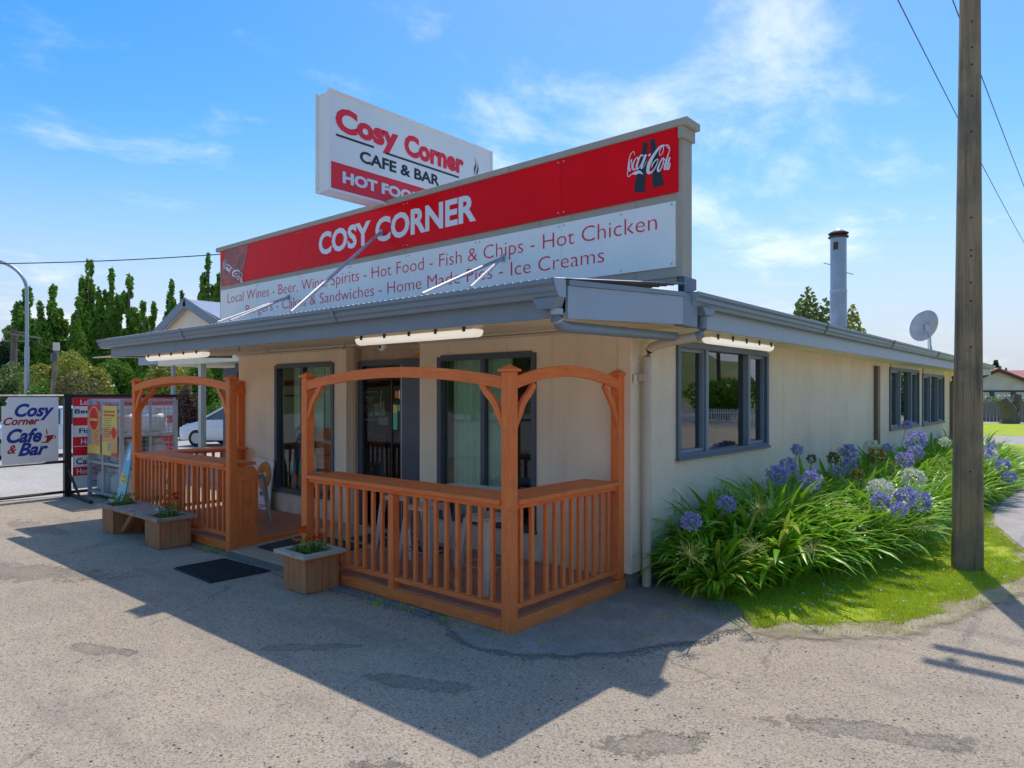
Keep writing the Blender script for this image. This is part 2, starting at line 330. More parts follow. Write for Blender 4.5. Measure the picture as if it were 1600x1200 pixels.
def coke_photo():
    q = NT('printed_cola_ice'); v = q.coord(); n = q.noise(v, 6, 5, .6, 1.2); w = q.voro(v, 7)
    col = q.mix(q.rng(n, .35, .68), (.10, .01, .01), (.62, .06, .03)); col = q.mix(q.rng(w, .05, .2, .4, 0), col, (.6, .22, .09)); q.set(Base_Color=col, Roughness=.25)
coke_photo()
def corr(name, c):
    q = NT(name); q.set(Base_Color=c+(1,), Roughness=.42, Metallic=.45)
corr('zincalume', (.58, .60, .63))
def mesh_mat():
    q = NT('rubber_mat'); v = q.coord(); n = q.noise(v, 40, 3); q.set(Base_Color=q.mix(q.rng(n, .3, .7), (.02, .021, .024), (.05, .052, .058)), Roughness=.85); q.bump(q.voro(v, 60), .6, .006)
mesh_mat()
M = MATS
# ------------------------------------------------------------------ geometry helpers
class MB:
    def __init__(s): s.v = []; s.f = []
    def add(s, vs, fs):
        o = len(s.v); s.v += [tuple(p) for p in vs]; s.f += [tuple(i+o for i in f) for f in fs]; return s
    def box(s, x0, x1, y0, y1, z0, z1):
        return s.add([(x0, y0, z0), (x1, y0, z0), (x1, y1, z0), (x0, y1, z0), (x0, y0, z1), (x1, y0, z1), (x1, y1, z1), (x0, y1, z1)], [(0, 3, 2, 1), (4, 5, 6, 7), (0, 1, 5, 4), (1, 2, 6, 5), (2, 3, 7, 6), (3, 0, 4, 7)])
    def tube(s, pts, r, n=10, caps=True, radii=None):
        pts = [Vector(p) for p in pts]; rings = []
        for i, p in enumerate(pts):
            d = (pts[min(i+1, len(pts)-1)]-pts[max(i-1, 0)]).normalized(); up = Vector((0, 0, 1)) if abs(d.z) < .95 else Vector((1, 0, 0))
            a = d.cross(up).normalized(); b = d.cross(a); rr = radii[i] if radii else r
            rings.append([p+(a*math.cos(2*PI*k/n)+b*math.sin(2*PI*k/n))*rr for k in range(n)])
        vs = [q for rg in rings for q in rg]; fs = []
        for i in range(len(pts)-1):
            for k in range(n): fs.append((i*n+k, i*n+(k+1) % n, (i+1)*n+(k+1) % n, (i+1)*n+k))
        if caps: fs += [tuple(range(n-1, -1, -1)), tuple((len(pts)-1)*n+k for k in range(n))]
        return s.add(vs, fs)
    def lathe(s, c, prof, n=20, axis='z'):
        vs = []; fs = []
        for r, h in prof:
            for k in range(n):
                a = 2*PI*k/n; p = (r*math.cos(a), r*math.sin(a), h)
                if axis == 'y': p = (p[0], p[2], p[1])
                if axis == 'x': p = (p[2], p[0], p[1])
                vs.append((c[0]+p[0], c[1]+p[1], c[2]+p[2]))
        for i in range(len(prof)-1):
            for k in range(n): fs.append((i*n+k, i*n+(k+1) % n, (i+1)*n+(k+1) % n, (i+1)*n+k))
        fs += [tuple(range(n-1, -1, -1)), tuple((len(prof)-1)*n+k for k in range(n))]
        return s.add(vs, fs)
    def prism(s, poly, a, b, plane='xz'):
        """extrude a polygon: plane xz -> along y from a to b, yz -> along x, xy -> along z"""
        n = len(poly); f = {'xz': lambda p, t: (p[0], t, p[1]), 'yz': lambda p, t: (t, p[0], p[1]), 'xy': lambda p, t: (p[0], p[1], t)}[plane]
        vs = [f(p, a) for p in poly]+[f(p, b) for p in poly]; fs = [tuple(range(n-1, -1, -1)), tuple(range(n, 2*n))]+[(i, (i+1) % n, n+(i+1) % n, n+i) for i in range(n)]
        return s.add(vs, fs)
    def mesh(s, name, mat, smooth=False, bev=0):
        me = bpy.data.meshes.new(name); me.from_pydata(s.v, [], s.f); me.materials.append(M[mat] if isinstance(mat, str) else mat)
        bm = bmesh.new(); bm.from_mesh(me); bmesh.ops.recalc_face_normals(bm, faces=bm.faces)
        if bev: bmesh.ops.bevel(bm, geom=[e for e in bm.edges if len(e.link_faces) == 2 and e.calc_face_angle(0) > .5], offset=bev, segments=1, affect='EDGES')
        bm.to_mesh(me); bm.free()
        if smooth:
            me.polygons.foreach_set('use_smooth', [True]*len(me.polygons))
            try: me.set_sharp_from_angle(angle=math.radians(40))
            except Exception: pass
        return me
def link(name, data, parent=None, loc=None, world=True):
    o = bpy.data.objects.new(name, data); COL.objects.link(o)
    if loc is not None: o.location = loc
    if parent is not None:
        o.parent = parent
        if world:
            mw = world_of(parent); o.matrix_parent_inverse = mw.inverted()
    return o
def world_of(o):
    m = Matrix.LocRotScale(o.location, o.rotation_euler, o.scale)
    if o.parent: return world_of(o.parent) @ o.matrix_parent_inverse @ m
    return m
def tag(o, label=None, cat=None, group=None, kind=None):
    if label: o['label'] = label
    if cat: o['category'] = cat
    if group: o['group'] = group
    if kind: o['kind'] = kind
    return o
def thing(name, label, cat, loc=(0, 0, 0), rz=0, group=None):
    o = bpy.data.objects.new(name, None); COL.objects.link(o); o.location = loc; o.rotation_euler = (0, 0, rz); o.empty_display_size = .2
    return tag(o, label, cat, group)
def part(name, mb, mat, parent, smooth=False, bev=0, world=True, label=None):
    o = link(name, mb.mesh(name, mat, smooth, bev), parent, world=world)
    if label: o['label'] = label
    return o
def struct(name, mb, mat, smooth=False):
    o = link(name, mb.mesh(name, mat, smooth)); o['kind'] = 'structure'; return o
BOXC = {}
def pbox(name, x0, x1, y0, y1, z0, z1, mat, parent, bev=.003, world=True):
    sx, sy, sz = x1-x0, y1-y0, z1-z0; k = (round(sx, 4), round(sy, 4), round(sz, 4), mat, bev)
    if k not in BOXC: BOXC[k] = MB().box(-sx/2, sx/2, -sy/2, sy/2, -sz/2, sz/2).mesh(name, mat, bev=min(bev, min(abs(sx), abs(sy), abs(sz))*.3) if bev else 0)
    o = link(name, BOXC[k], parent, loc=((x0+x1)/2, (y0+y1)/2, (z0+z1)/2), world=world)
    return o
def copy_tree(o, parent=None):
    c = o.copy(); COL.objects.link(c)
    if parent is not None: c.parent = parent; c.matrix_parent_inverse = o.matrix_parent_inverse.copy()
    for ch in [x for x in list(bpy.data.objects) if x.parent == o]: copy_tree(ch, c)
    return c
DG = None
def text_mb(txt, bold=0.0, shear=0.0, depth=.0, space=1.0):
    """flat lettering as a mesh in the x-z plane, scaled later"""
    cu = bpy.data.curves.new('lettering', 'FONT'); cu.body = txt; cu.size = 1; cu.offset = bold; cu.shear = shear; cu.resolution_u = 3; cu.space_character = space
    o = bpy.data.objects.new('lettering', cu); COL.objects.link(o); bpy.context.view_layer.update()
    me = bpy.data.meshes.new_from_object(o.evaluated_get(bpy.context.evaluated_depsgraph_get()))
    v = np.array([x.co[:] for x in me.vertices]); f = [tuple(p.vertices) for p in me.polygons]
    bpy.data.objects.remove(o); bpy.data.curves.remove(cu); bpy.data.meshes.remove(me)
    return v, f
def place_text(txt, org, ux, width, height, thick, bold=0.0, shear=0.0, space=1.0, skew=0.0):
    """org: lower-left corner, ux: unit vector of the reading direction (horizontal); thick along outward normal = ux x z rotated"""
    v, f = text_mb(txt, bold, shear, space=space); mn, mx = v.min(0), v.max(0); sx = width/(mx[0]-mn[0]); sy = height/(mx[1]-mn[1])
    ux = Vector(ux); nrm = Vector((ux.y, -ux.x, 0)); org = Vector(org); mb = MB()
    pts = [org+ux*((p[0]-mn[0])*sx)+Vector((0, 0, (p[1]-mn[1])*sy+skew*(p[0]-mn[0])*sx)) for p in v]; mb.add([p+nrm*thick for p in pts], f)
    return mb
def place_words(parent, mat, txt, org, ux, width, height, thick, **k):
    mb = place_text(txt, org, ux, width, height, thick, **k); u = Vector(ux); V_ = [Vector(v) for v in mb.v]; ext = []
    for f in mb.f: c = [V_[i].dot(u) for i in f]; ext.append((min(c), max(c)))
    order = sorted(range(len(ext)), key=lambda i: ext[i][0]); gaps = []; hi = ext[order[0]][1]
    for i in order[1:]:
        if ext[i][0] > hi: gaps.append((ext[i][0]-hi, (ext[i][0]+hi)/2))
        hi = max(hi, ext[i][1])
    cuts = sorted(g[1] for g in sorted(gaps, reverse=True)[:len(txt.split())-1])
    groups = {}
    for i in range(len(ext)): groups.setdefault(sum(ext[i][0] > c for c in cuts), []).append(i)
    for g in sorted(groups):
        idx = {}; vs = []; fs = []
        for i in groups[g]:
            q = []
            for a in mb.f[i]:
                if a not in idx: idx[a] = len(vs); vs.append(mb.v[a])
                q.append(idx[a])
            fs.append(tuple(q))
        part('lettering', MB().add(vs, fs), mat, parent)
def stroke(mb, pts, widths, off, n=5):
    """ribbon with varying width in 3-D; pts world points lying in the x-z plane"""
    P = []; Wd = []
    for i in range(len(pts)-1):
        p0, p1, p2, p3 = pts[max(i-1, 0)], pts[i], pts[i+1], pts[min(i+2, len(pts)-1)]
        for k in range(n):
            t = k/n; P.append(.5*((2*p1)+(p2-p0)*t+(2*p0-5*p1+4*p2-p3)*t*t+(3*p1-p0-3*p2+p3)*t**3)); Wd.append(widths[i]*(1-t)+widths[i+1]*t)
    P.append(pts[-1]); Wd.append(widths[-1]); vs = []
    for i, p in enumerate(P):
        d = P[min(i+1, len(P)-1)]-P[max(i-1, 0)]; nrm = Vector((-d.z, 0, d.x)); nrm = nrm.normalized() if nrm.length > 1e-9 else Vector((0, 0, 1))
        vs += [p+nrm*Wd[i]/2+Vector((0, off, 0)), p-nrm*Wd[i]/2+Vector((0, off, 0))]
    mb.add(vs, [(2*i, 2*i+1, 2*i+3, 2*i+2) for i in range(len(P)-1)])
def sheet(name, poly, z, mat, kind='structure'):
    from mathutils.geometry import tessellate_polygon
    tri = tessellate_polygon([[Vector((p[0], p[1], 0)) for p in poly]]); fs = []
    for a, b, c in tri:
        cr = (poly[b][0]-poly[a][0])*(poly[c][1]-poly[a][1])-(poly[b][1]-poly[a][1])*(poly[c][0]-poly[a][0])
        if abs(cr) > 1e-9: fs.append((a, b, c) if cr > 0 else (a, c, b))
    me = bpy.data.meshes.new(name); me.from_pydata([(p[0], p[1], z) for p in poly], [], fs); at = me.attributes.new('fade', 'FLOAT', 'POINT'); at.data.foreach_set('value', [1.0]*len(poly)); me.materials.append(M[mat]); o = link(name, me); o['kind'] = kind; return o
def fade_sheet(name, poly, z, mat, width, kind='structure', skip=lambda p: False):
    """a ground sheet whose rim breaks up raggedly: attribute fade runs 0 at the rim to 1 inside"""
    from mathutils.geometry import tessellate_polygon
    n = len(poly); area = sum(poly[i][0]*poly[(i+1) % n][1]-poly[(i+1) % n][0]*poly[i][1] for i in range(n)); sg = 1 if area > 0 else -1; inner = []
    for i, p in enumerate(poly):
        a = Vector(poly[i-1]); b = Vector(poly[(i+1) % n]); d = (b-a).normalized(); nn = Vector((-d.y, d.x))*sg; w = 0.0005 if skip(p) else width; inner.append((p[0]+nn.x*w, p[1]+nn.y*w))
    vs = [(p[0], p[1], z) for p in poly]+[(p[0], p[1], z) for p in inner]; fs = []
    for i in range(n): j = (i+1) % n; fs.append((i, j, n+j, n+i) if sg > 0 else (j, i, n+i, n+j))
    for a, b, c in tessellate_polygon([[Vector((p[0], p[1], 0)) for p in inner]]):
        cr = (inner[b][0]-inner[a][0])*(inner[c][1]-inner[a][1])-(inner[b][1]-inner[a][1])*(inner[c][0]-inner[a][0])
        if abs(cr) > 1e-9: fs.append((n+a, n+b, n+c) if cr > 0 else (n+a, n+c, n+b))
    me = bpy.data.meshes.new(name); me.from_pydata(vs, [], fs); at = me.attributes.new('fade', 'FLOAT', 'POINT'); at.data.foreach_set('value', [1.0 if skip(p) else 0.0 for p in poly]+[1.0]*n); me.materials.append(M[mat]); o = link(name, me); o['kind'] = kind; return o
def np_mesh(name, verts, faces_n, mat, k=4, smooth=False):
    """verts (N*k,3) of separate k-gons"""
    me = bpy.data.meshes.new(name); nv = len(verts); nf = nv//k
    me.vertices.add(nv); me.vertices.foreach_set('co', np.ascontiguousarray(verts, dtype=np.float32).ravel())
    me.loops.add(nv); me.loops.foreach_set('vertex_index', np.arange(nv, dtype=np.int32))
    me.polygons.add(nf); me.polygons.foreach_set('loop_start', np.arange(0, nv, k, dtype=np.int32)); me.polygons.foreach_set('loop_total', np.full(nf, k, dtype=np.int32))
    me.materials.append(M[mat]); me.update(calc_edges=True); return me
def leaves(name, centres, size, mat, rng, aspect=.55, up=.3):
    n = len(centres); d = rng.normal(size=(n, 3)); d[:, 2] += up; d /= np.linalg.norm(d, axis=1)[:, None]
    e = rng.normal(size=(n, 3)); e -= (e*d).sum(1)[:, None]*d; e /= np.linalg.norm(e, axis=1)[:, None]
    L = size*(.6+.8*rng.random(n))[:, None]; Wd = L*aspect
    v = np.stack([centres-d*L*.5, centres+e*Wd*.5, centres+d*L*.5, centres-e*Wd*.5], 1).reshape(-1, 3)
    return np_mesh(name, v, n, mat)
def blob_points(blobs, n, rng, shell=.75):
    vol = np.array([b[3]*b[4]*b[5] for b in blobs]); vol = vol**(2/3); cnt = np.maximum(8, (n*vol/vol.sum()).astype(int)); out = []
    for b, c in zip(blobs, cnt):
        d = rng.normal(size=(c, 3)); d /= np.linalg.norm(d, axis=1)[:, None]; r = np.where(rng.random(c) < shell, .78+.27*rng.random(c), rng.random(c)**.5)
        out.append(np.array(b[:3])+d*r[:, None]*np.array(b[3:6]))
    return np.concatenate(out)

# ================================================================== GROUND
sheet('ground', [(-2500, -2500), (2500, -2500), (2500, 2500), (-2500, 2500)], -.03, 'far_field')
sheet('asphalt_forecourt', [(-14.6, -45), (45, -45), (45, 75), (-40, 75), (-40, 22), (-14.6, 22)], 0, 'asphalt')
sheet('gravel_yard', [(-60, -40), (-14.6, -40), (-14.75, 2), (-14.5, 6), (-14.9, 22), (-60, 22)], .004, 'pale_gravel')
LAWN = [(-3.45, 6.4), (-3.0, 5.95), (-2.55, 5.98), (-2.36, 5.72), (-2.13, 5.42), (-1.954, 5.70), (-1.609, 5.927), (-1.315, 6.26), (-1.132, 6.759), (-.933, 7.72), (-.80, 8.313), (-.64, 9.0), (-.71, 9.9), (-1.0, 10.9), (-1.30, 12.057), (-1.46, 13.328), (-1.488, 14.597), (-1.34, 17.2), (-1.0, 19.5), (.2, 21.5), (1.2, 23.5), (1.4, 31.8), (-12, 31.8), (-12, 27.2), (-3.45, 27.2)]
def ragged(poly, amp, step, rng, skip=()):
    out = []
    for i, p in enumerate(poly):
        q = poly[(i+1) % len(poly)]; L = math.dist(p, q)
        if i in skip or L > 4: out.append(p); continue
        n = max(1, int(L/step))
        for k in range(n):
            t = k/n; e = rng.uniform(-amp, amp) if k else 0; nx, ny = (q[1]-p[1])/L, -(q[0]-p[0])/L; out.append((p[0]*(1-t)+q[0]*t+nx*e, p[1]*(1-t)+q[1]*t+ny*e))
    return out
_r = random.Random(3)
LAWNR = ragged(LAWN, .03, .12, _r)
fade_sheet('lawn', LAWNR, .012, 'lawn', .22, skip=lambda p: p[0] < -2.9 or p[1] > 19)
fade_sheet('lawn_edge_dirt', ragged([(-2.75, 5.72), (-2.42, 5.32), (-2.15, 5.12), (-1.85, 5.28), (-1.5, 5.5), (-1.1, 5.95), (-.80, 6.9), (-.52, 7.9), (-.25, 8.9), (-.35, 9.6), (-.95, 9.6), (-1.5, 8.0), (-2.0, 6.7), (-2.6, 6.2)], .05, .12, _r), .006, 'dirt', .22)
sheet('concrete_path', [(-.62, 9.3), (-.66, 9.9), (-.95, 10.9), (-1.25, 12.0), (-1.41, 13.3), (-1.44, 14.6), (-1.29, 17.2), (-.95, 19.4), (.25, 21.3), (1.2, 23.3), (2.2, 23.3), (1.9, 19.5), (1.4, 16.5), (1.1, 14), (1.0, 11), (.8, 9.3)], .008, 'path_concrete')
sheet('far_driveway', [(-14, 31.8), (3, 31.8), (3, 38.6), (-14, 38.6)], .008, 'path_concrete')
sheet('far_lawn', [(-14, 38.6), (2.0, 38.6), (2.0, 55), (-14, 55)], .012, 'lawn')
sheet('far_path', [(-20, 55), (40, 55), (40, 62), (-20, 62)], .016, 'path_concrete')
gp = ragged([(-4.3, 4.05), (-4.0, 3.78), (-3.55, 3.64), (-3.1, 3.75), (-2.55, 4.35), (-2.25, 5.0), (-2.15, 5.62), (-2.6, 6.3), (-3.44, 6.6), (-4.3, 6.6)], .05, .14, _r)
fade_sheet('gravel_strip', gp, .009, 'fine_gravel', .14)
fade_sheet('gravel_verge', ragged([(-10.9, 3.9), (-10.9, 4.7), (-4.35, 4.7), (-4.35, 3.9), (-5.0, 3.93), (-6.2, 3.80), (-7.6, 3.93), (-9.5, 3.85)], .03, .15, _r), .004, 'fine_gravel', .09)
# hills beyond the street (mostly seen mirrored in the windows)
def hill(name, a0, a1, r, hgt, seed, mat='far_field'):
    rr = random.Random(seed); n = 60; vs = []; fs = []; ph = [rr.uniform(0, 6) for _ in range(4)]
    for i in range(n+1):
        a = a0+(a1-a0)*i/n; hh = hgt*(.62+.2*math.sin(a*7+ph[0])+.12*math.sin(a*17+ph[1])+.06*math.sin(a*41+ph[2]))
        if i in (0, n): hh *= .1
        for rad, z in ((r*.8, -1), (r*.9, hh*.55), (r, hh), (r*1.3, hh*.8)): vs.append((math.cos(a)*rad, math.sin(a)*rad, z))
    for i in range(n):
        for k in range(3): fs.append((i*4+k, i*4+k+1, i*4+5+k, i*4+4+k))
    return struct(name, MB().add(vs, fs), mat, True)
hill('hill', math.radians(-175), math.radians(-20), 190, 34, 5)
hill('hill', math.radians(-25), math.radians(70), 420, 62, 9)
hill('hill', math.radians(100), math.radians(172), 900, 24, 11)
# ================================================================== CAFE BUILDING
XS, YF, DK = -3.45, 5.75, .11
B = thing('cafe_building', 'single-storey beige stucco cafe with blue-grey eaves, flat parapet front and long side wall', 'building', (-7, 15, 0))
def wall_y(name, X0, X1, y0, y1, z0, z1, holes, mat):
    """wall running along X; holes (x0,x1,z0,z1)"""
    xs = sorted({X0, X1, *[h for o in holes for h in o[:2]]}); zs = sorted({z0, z1, *[h for o in holes for h in o[2:]]}); mb = MB()
    for i in range(len(xs)-1):
        j = 0
        while j < len(zs)-1:
            cx = (xs[i]+xs[i+1])/2; cz = (zs[j]+zs[j+1])/2
            if not any(o[0] < cx < o[1] and o[2] < cz < o[3] for o in holes): mb.box(xs[i], xs[i+1], y0, y1, zs[j], zs[j+1])
            j += 1
    return part(name, mb, mat, B)
def wall_x(name, x0, x1, Y0, Y1, z0, z1, holes, mat, parent=None):
    ys = sorted({Y0, Y1, *[h for o in holes for h in o[:2]]}); zs = sorted({z0, z1, *[h for o in holes for h in o[2:]]}); mb = MB()
    for i in range(len(ys)-1):
        for j in range(len(zs)-1):
            cy = (ys[i]+ys[i+1])/2; cz = (zs[j]+zs[j+1])/2
            if not any(o[0] < cy < o[1] and o[2] < cz < o[3] for o in holes): mb.box(x0, x1, ys[i], ys[i+1], zs[j], zs[j+1])
    return part(name, mb, mat, parent or B)
SW = [(6.668, 9.16, 1.19, 2.395), (15.84, 18.63, 1.146, 2.398), (19.08, 21.85, 1.13, 2.35)]
wall_x('side_wall', XS-.14, XS, YF, 25.6, .16, 2.49, SW, 'rough_stucco')
part('foundation', MB().box(XS-.16, XS-.03, YF+.02, 25.55, -.05, .158), 'interior_wall', B)
wall_y('front_wall', -10.774, -7.889, YF, YF+.14, -.02, 2.5, [(-9.657, -8.181, .42, 2.295)], 'smooth_stucco')
wall_y('front_wall', -6.41, XS-.142, YF, YF+.14, -.02, 2.5, [(-6.069, -4.609, .42, 2.295)], 'smooth_stucco')
part('corner_board', MB().box(XS-.13, XS+.012, YF-.016, YF-.002, .16, 2.5), 'smooth_stucco', B)
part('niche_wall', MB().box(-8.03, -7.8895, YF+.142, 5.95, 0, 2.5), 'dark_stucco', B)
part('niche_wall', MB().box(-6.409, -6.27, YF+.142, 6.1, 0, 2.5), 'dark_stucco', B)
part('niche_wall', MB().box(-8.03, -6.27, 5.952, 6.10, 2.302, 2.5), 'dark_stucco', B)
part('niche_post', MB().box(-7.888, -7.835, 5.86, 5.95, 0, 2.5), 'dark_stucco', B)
wall_x('end_wall', -10.774, -10.634, YF+.142, 25.6, -.02, 2.5, [], 'smooth_stucco')
part('rear_wall', MB().box(-10.63, XS-.142, 25.46, 25.6, 0, 2.49), 'smooth_stucco', B)
# interior
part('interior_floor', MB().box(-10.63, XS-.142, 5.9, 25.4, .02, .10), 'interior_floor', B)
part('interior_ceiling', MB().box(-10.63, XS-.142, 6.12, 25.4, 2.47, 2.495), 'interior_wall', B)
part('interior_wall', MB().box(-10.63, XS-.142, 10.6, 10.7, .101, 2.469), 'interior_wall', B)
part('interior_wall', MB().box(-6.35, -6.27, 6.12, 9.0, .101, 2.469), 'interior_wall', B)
# soffits
part('front_soffit', MB().add([(-11.9, 3.98, 2.415), (-2.92, 3.98, 2.415), (-2.92, YF-.02, 2.497), (-11.9, YF-.02, 2.497), (-11.9, 3.98, 2.43), (-2.92, 3.98, 2.43), (-2.92, YF-.02, 2.512), (-11.9, YF-.02, 2.512)], [(0, 3, 2, 1), (4, 5, 6, 7), (0, 1, 5, 4), (1, 2, 6, 5), (2, 3, 7, 6), (3, 0, 4, 7)]), 'soffit_paint', B)
part('niche_soffit', MB().box(-7.888, -6.41, YF-.018, 5.951, 2.497, 2.512), 'soffit_paint', B)
part('side_soffit', MB().box(XS-.2, -2.99, YF+.0, 27.1, 2.491, 2.51), 'soffit_paint', B)
for i, (a, b) in enumerate([(-10.6, -9.1), (-9.05, -7.3), (-7.25, -5.2), (-5.15, -3.4)]):
    part('soffit_batten', MB().box(a, b, 5.28, 5.31, 2.455, 2.474), 'cream_paint', B)
part('cornice_batten', MB().box(-10.77, -7.9, YF-.045, YF-.002, 2.468, 2.489), 'cream_paint', B)
part('cornice_batten', MB().box(-6.4, -3.5, YF-.045, YF-.002, 2.468, 2.489), 'cream_paint', B)
# fascias & gutters
for a, b in [(-11.1, -8.98), (-8.975, -3.0)]: part('front_fascia', MB().box(a, b, 3.955, 3.979, 2.395, 2.60), 'blue_trim', B)
part('left_barge_board', MB().prism([(3.98, 2.40), (5.8, 2.46), (5.8, 2.80), (3.98, 2.60)], -11.1, -11.075, 'yz'), 'blue_trim', B)
GP = [(0, .0), (-.075, .0), (-.088, .03), (-.105, .045), (-.105, .078), (-.128, .095), (-.128, .125), (-.115, .125), (-.115, .10), (-.09, .085), (-.09, .05), (-.07, .012), (-.012, .012), (-.012, .125), (0, .125)]
part('front_gutter', MB().prism([(3.953+p[0], 2.528+p[1]) for p in GP], -11.27, -2.90, 'yz'), 'blue_trim', B)
part('gutter_end', MB().prism([(3.953+p[0], 2.528+p[1]) for p in [(0, 0), (-.075, 0), (-.105, .045), (-.128, .095), (-.128, .125), (0, .125)]], -2.899, -2.892, 'yz'), 'blue_trim_light', B)
part('gutter_end', MB().prism([(3.953+p[0], 2.528+p[1]) for p in [(0, 0), (-.075, 0), (-.105, .045), (-.128, .095), (-.128, .125), (0, .125)]], -11.28, -11.271, 'yz'), 'blue_trim_light', B)
part('rain_head', MB().prism([(-3.12, 2.527), (-2.90, 2.527), (-2.93, 2.45), (-3.07, 2.45)], 3.86, 3.95, 'xz'), 'blue_trim', B)
part('barge_board', MB().prism([(3.98, 2.385), (5.72, 2.478), (5.72, 2.725), (3.98, 2.615)], -2.918, -2.894, 'yz'), 'blue_trim_light', B)
part('barge_cap', MB().prism([(3.98, 2.617), (5.72, 2.727), (5.72, 2.765), (3.98, 2.655)], -2.95, -2.880, 'yz'), 'blue_trim', B)
part('barge_flashing', MB().prism([(3.94, 2.658), (4.08, 2.67), (4.08, 2.675), (3.94, 2.663)], -3.05, -2.875, 'yz'), 'zincalume', B)
part('eave_return', MB().box(-2.99, -2.892, 5.722, 5.99, 2.47, 2.76), 'blue_trim', B)
for a, b in [(5.992, 8.4), (8.405, 11.1), (11.105, 14.6), (14.605, 18.2), (18.205, 22.4), (22.405, 27.1)]: part('side_fascia', MB().box(-2.99, -2.965, a, b, 2.478, 2.70), 'blue_trim_light', B)
SG = [(-p[0], p[1]) for p in GP]
part('side_gutter', MB().prism([(-2.962+p[0], 2.66+p[1]) for p in SG], 5.90, 27.12, 'xz'), 'blue_trim', B)
part('gutter_end', MB().prism([(-2.962+p[0], 2.66+p[1]) for p in [(0, 0), (.075, 0), (.105, .045), (.128, .095), (.128, .125), (0, .125)]], 5.893, 5.899, 'xz'), 'blue_trim_light', B)
part('rain_head', MB().prism([(6.02, 2.658), (6.28, 2.658), (6.24, 2.59), (6.08, 2.59)], -2.96, -2.85, 'yz'), 'blue_trim', B)
for y in (9.7, 13.4, 17.5): part('gutter_joint', MB().prism([(-2.958+p[0]*1.05, 2.655+p[1]*1.04) for p in [(0, 0), (.075, 0), (.105, .045), (.128, .095), (.128, .128), (.11, .128), (.08, .01), (0, .01)]], y, y+.05, 'xz'), 'blue_trim', B)
for x in (-8.6, -5.5): part('gutter_joint', MB().prism([(3.951+p[0]*1.04, 2.525+p[1]*1.04) for p in [(0, 0), (-.075, 0), (-.105, .045), (-.128, .095), (-.128, .125), (-.11, .125), (-.08, .01), (0, .01)]], x, x+.04, 'yz'), 'blue_trim', B)
# roofs (corrugated iron)
def corrugated(name, x0, x1, y0, z0, y1, z1, pitch, amp, mat='zincalume', along='y', parent=None):
    n = int(abs(x1-x0)/pitch*8); vs = []
    for i in range(n+1):
        x = x0+(x1-x0)*i/n; dz = amp*math.sin(2*PI*i/8)
        vs += [(x, y0, z0+dz), (x, y1, z1+dz)] if along == 'y' else [(y0, x, z0+dz), (y1, x, z1+dz)]
    m = MB().add(vs, [(2*i, 2*i+2, 2*i+3, 2*i+1) for i in range(n)])
    return part(name, m, mat, parent or B)
corrugated('veranda_roof', -11.1, -2.93, 3.87, 2.660, 5.85, 2.86, .076, .007)
corrugated('main_roof', 6.0, 27.1, -2.90, 2.80, -7.1, 3.22, .076, .009, along='x')
corrugated('main_roof', 6.0, 27.1, -7.1, 3.22, -11.1, 2.80, .076, .009, along='x')
for y in np.arange(6.3, 27, .9): pass
# parapet
PB = part('parapet_wall', MB().box(-11.55, -3.03, 5.86, 6.0, 2.9, 4.27), 'parapet_paint', B)
xx = [-11.57, -10.4, -9.2, -8.0, -6.8, -5.6, -4.62, -4.2, -3.45, -3.0]
for a, b in zip(xx[:-1], xx[1:]): part('cladding_panel', MB().box(a+.002, b-.002, 5.84, 5.859, 2.93 if b > -4.7 else 2.84, 4.285), 'parapet_paint', B)
part('corner_trim', MB().box(-3.03, -2.962, 5.832, 6.02, 2.93, 4.283), 'parapet_paint', B)
part('corner_trim', MB().box(-2.99, -2.938, 5.80, 6.04, 4.18, 4.283), 'parapet_paint', B)
for a, b in [(-11.63, -9.4), (-9.398, -7.2), (-7.198, -5.0), (-4.998, -2.895)]: part('parapet_cap', MB().box(a, b, 5.79, 6.06, 4.286, 4.355), 'parapet_paint', B, bev=.006)
part('parapet_flashing', MB().box(-3.02, -2.955, 5.86, 6.1, 2.78, 2.929), 'blue_trim_dark', B)
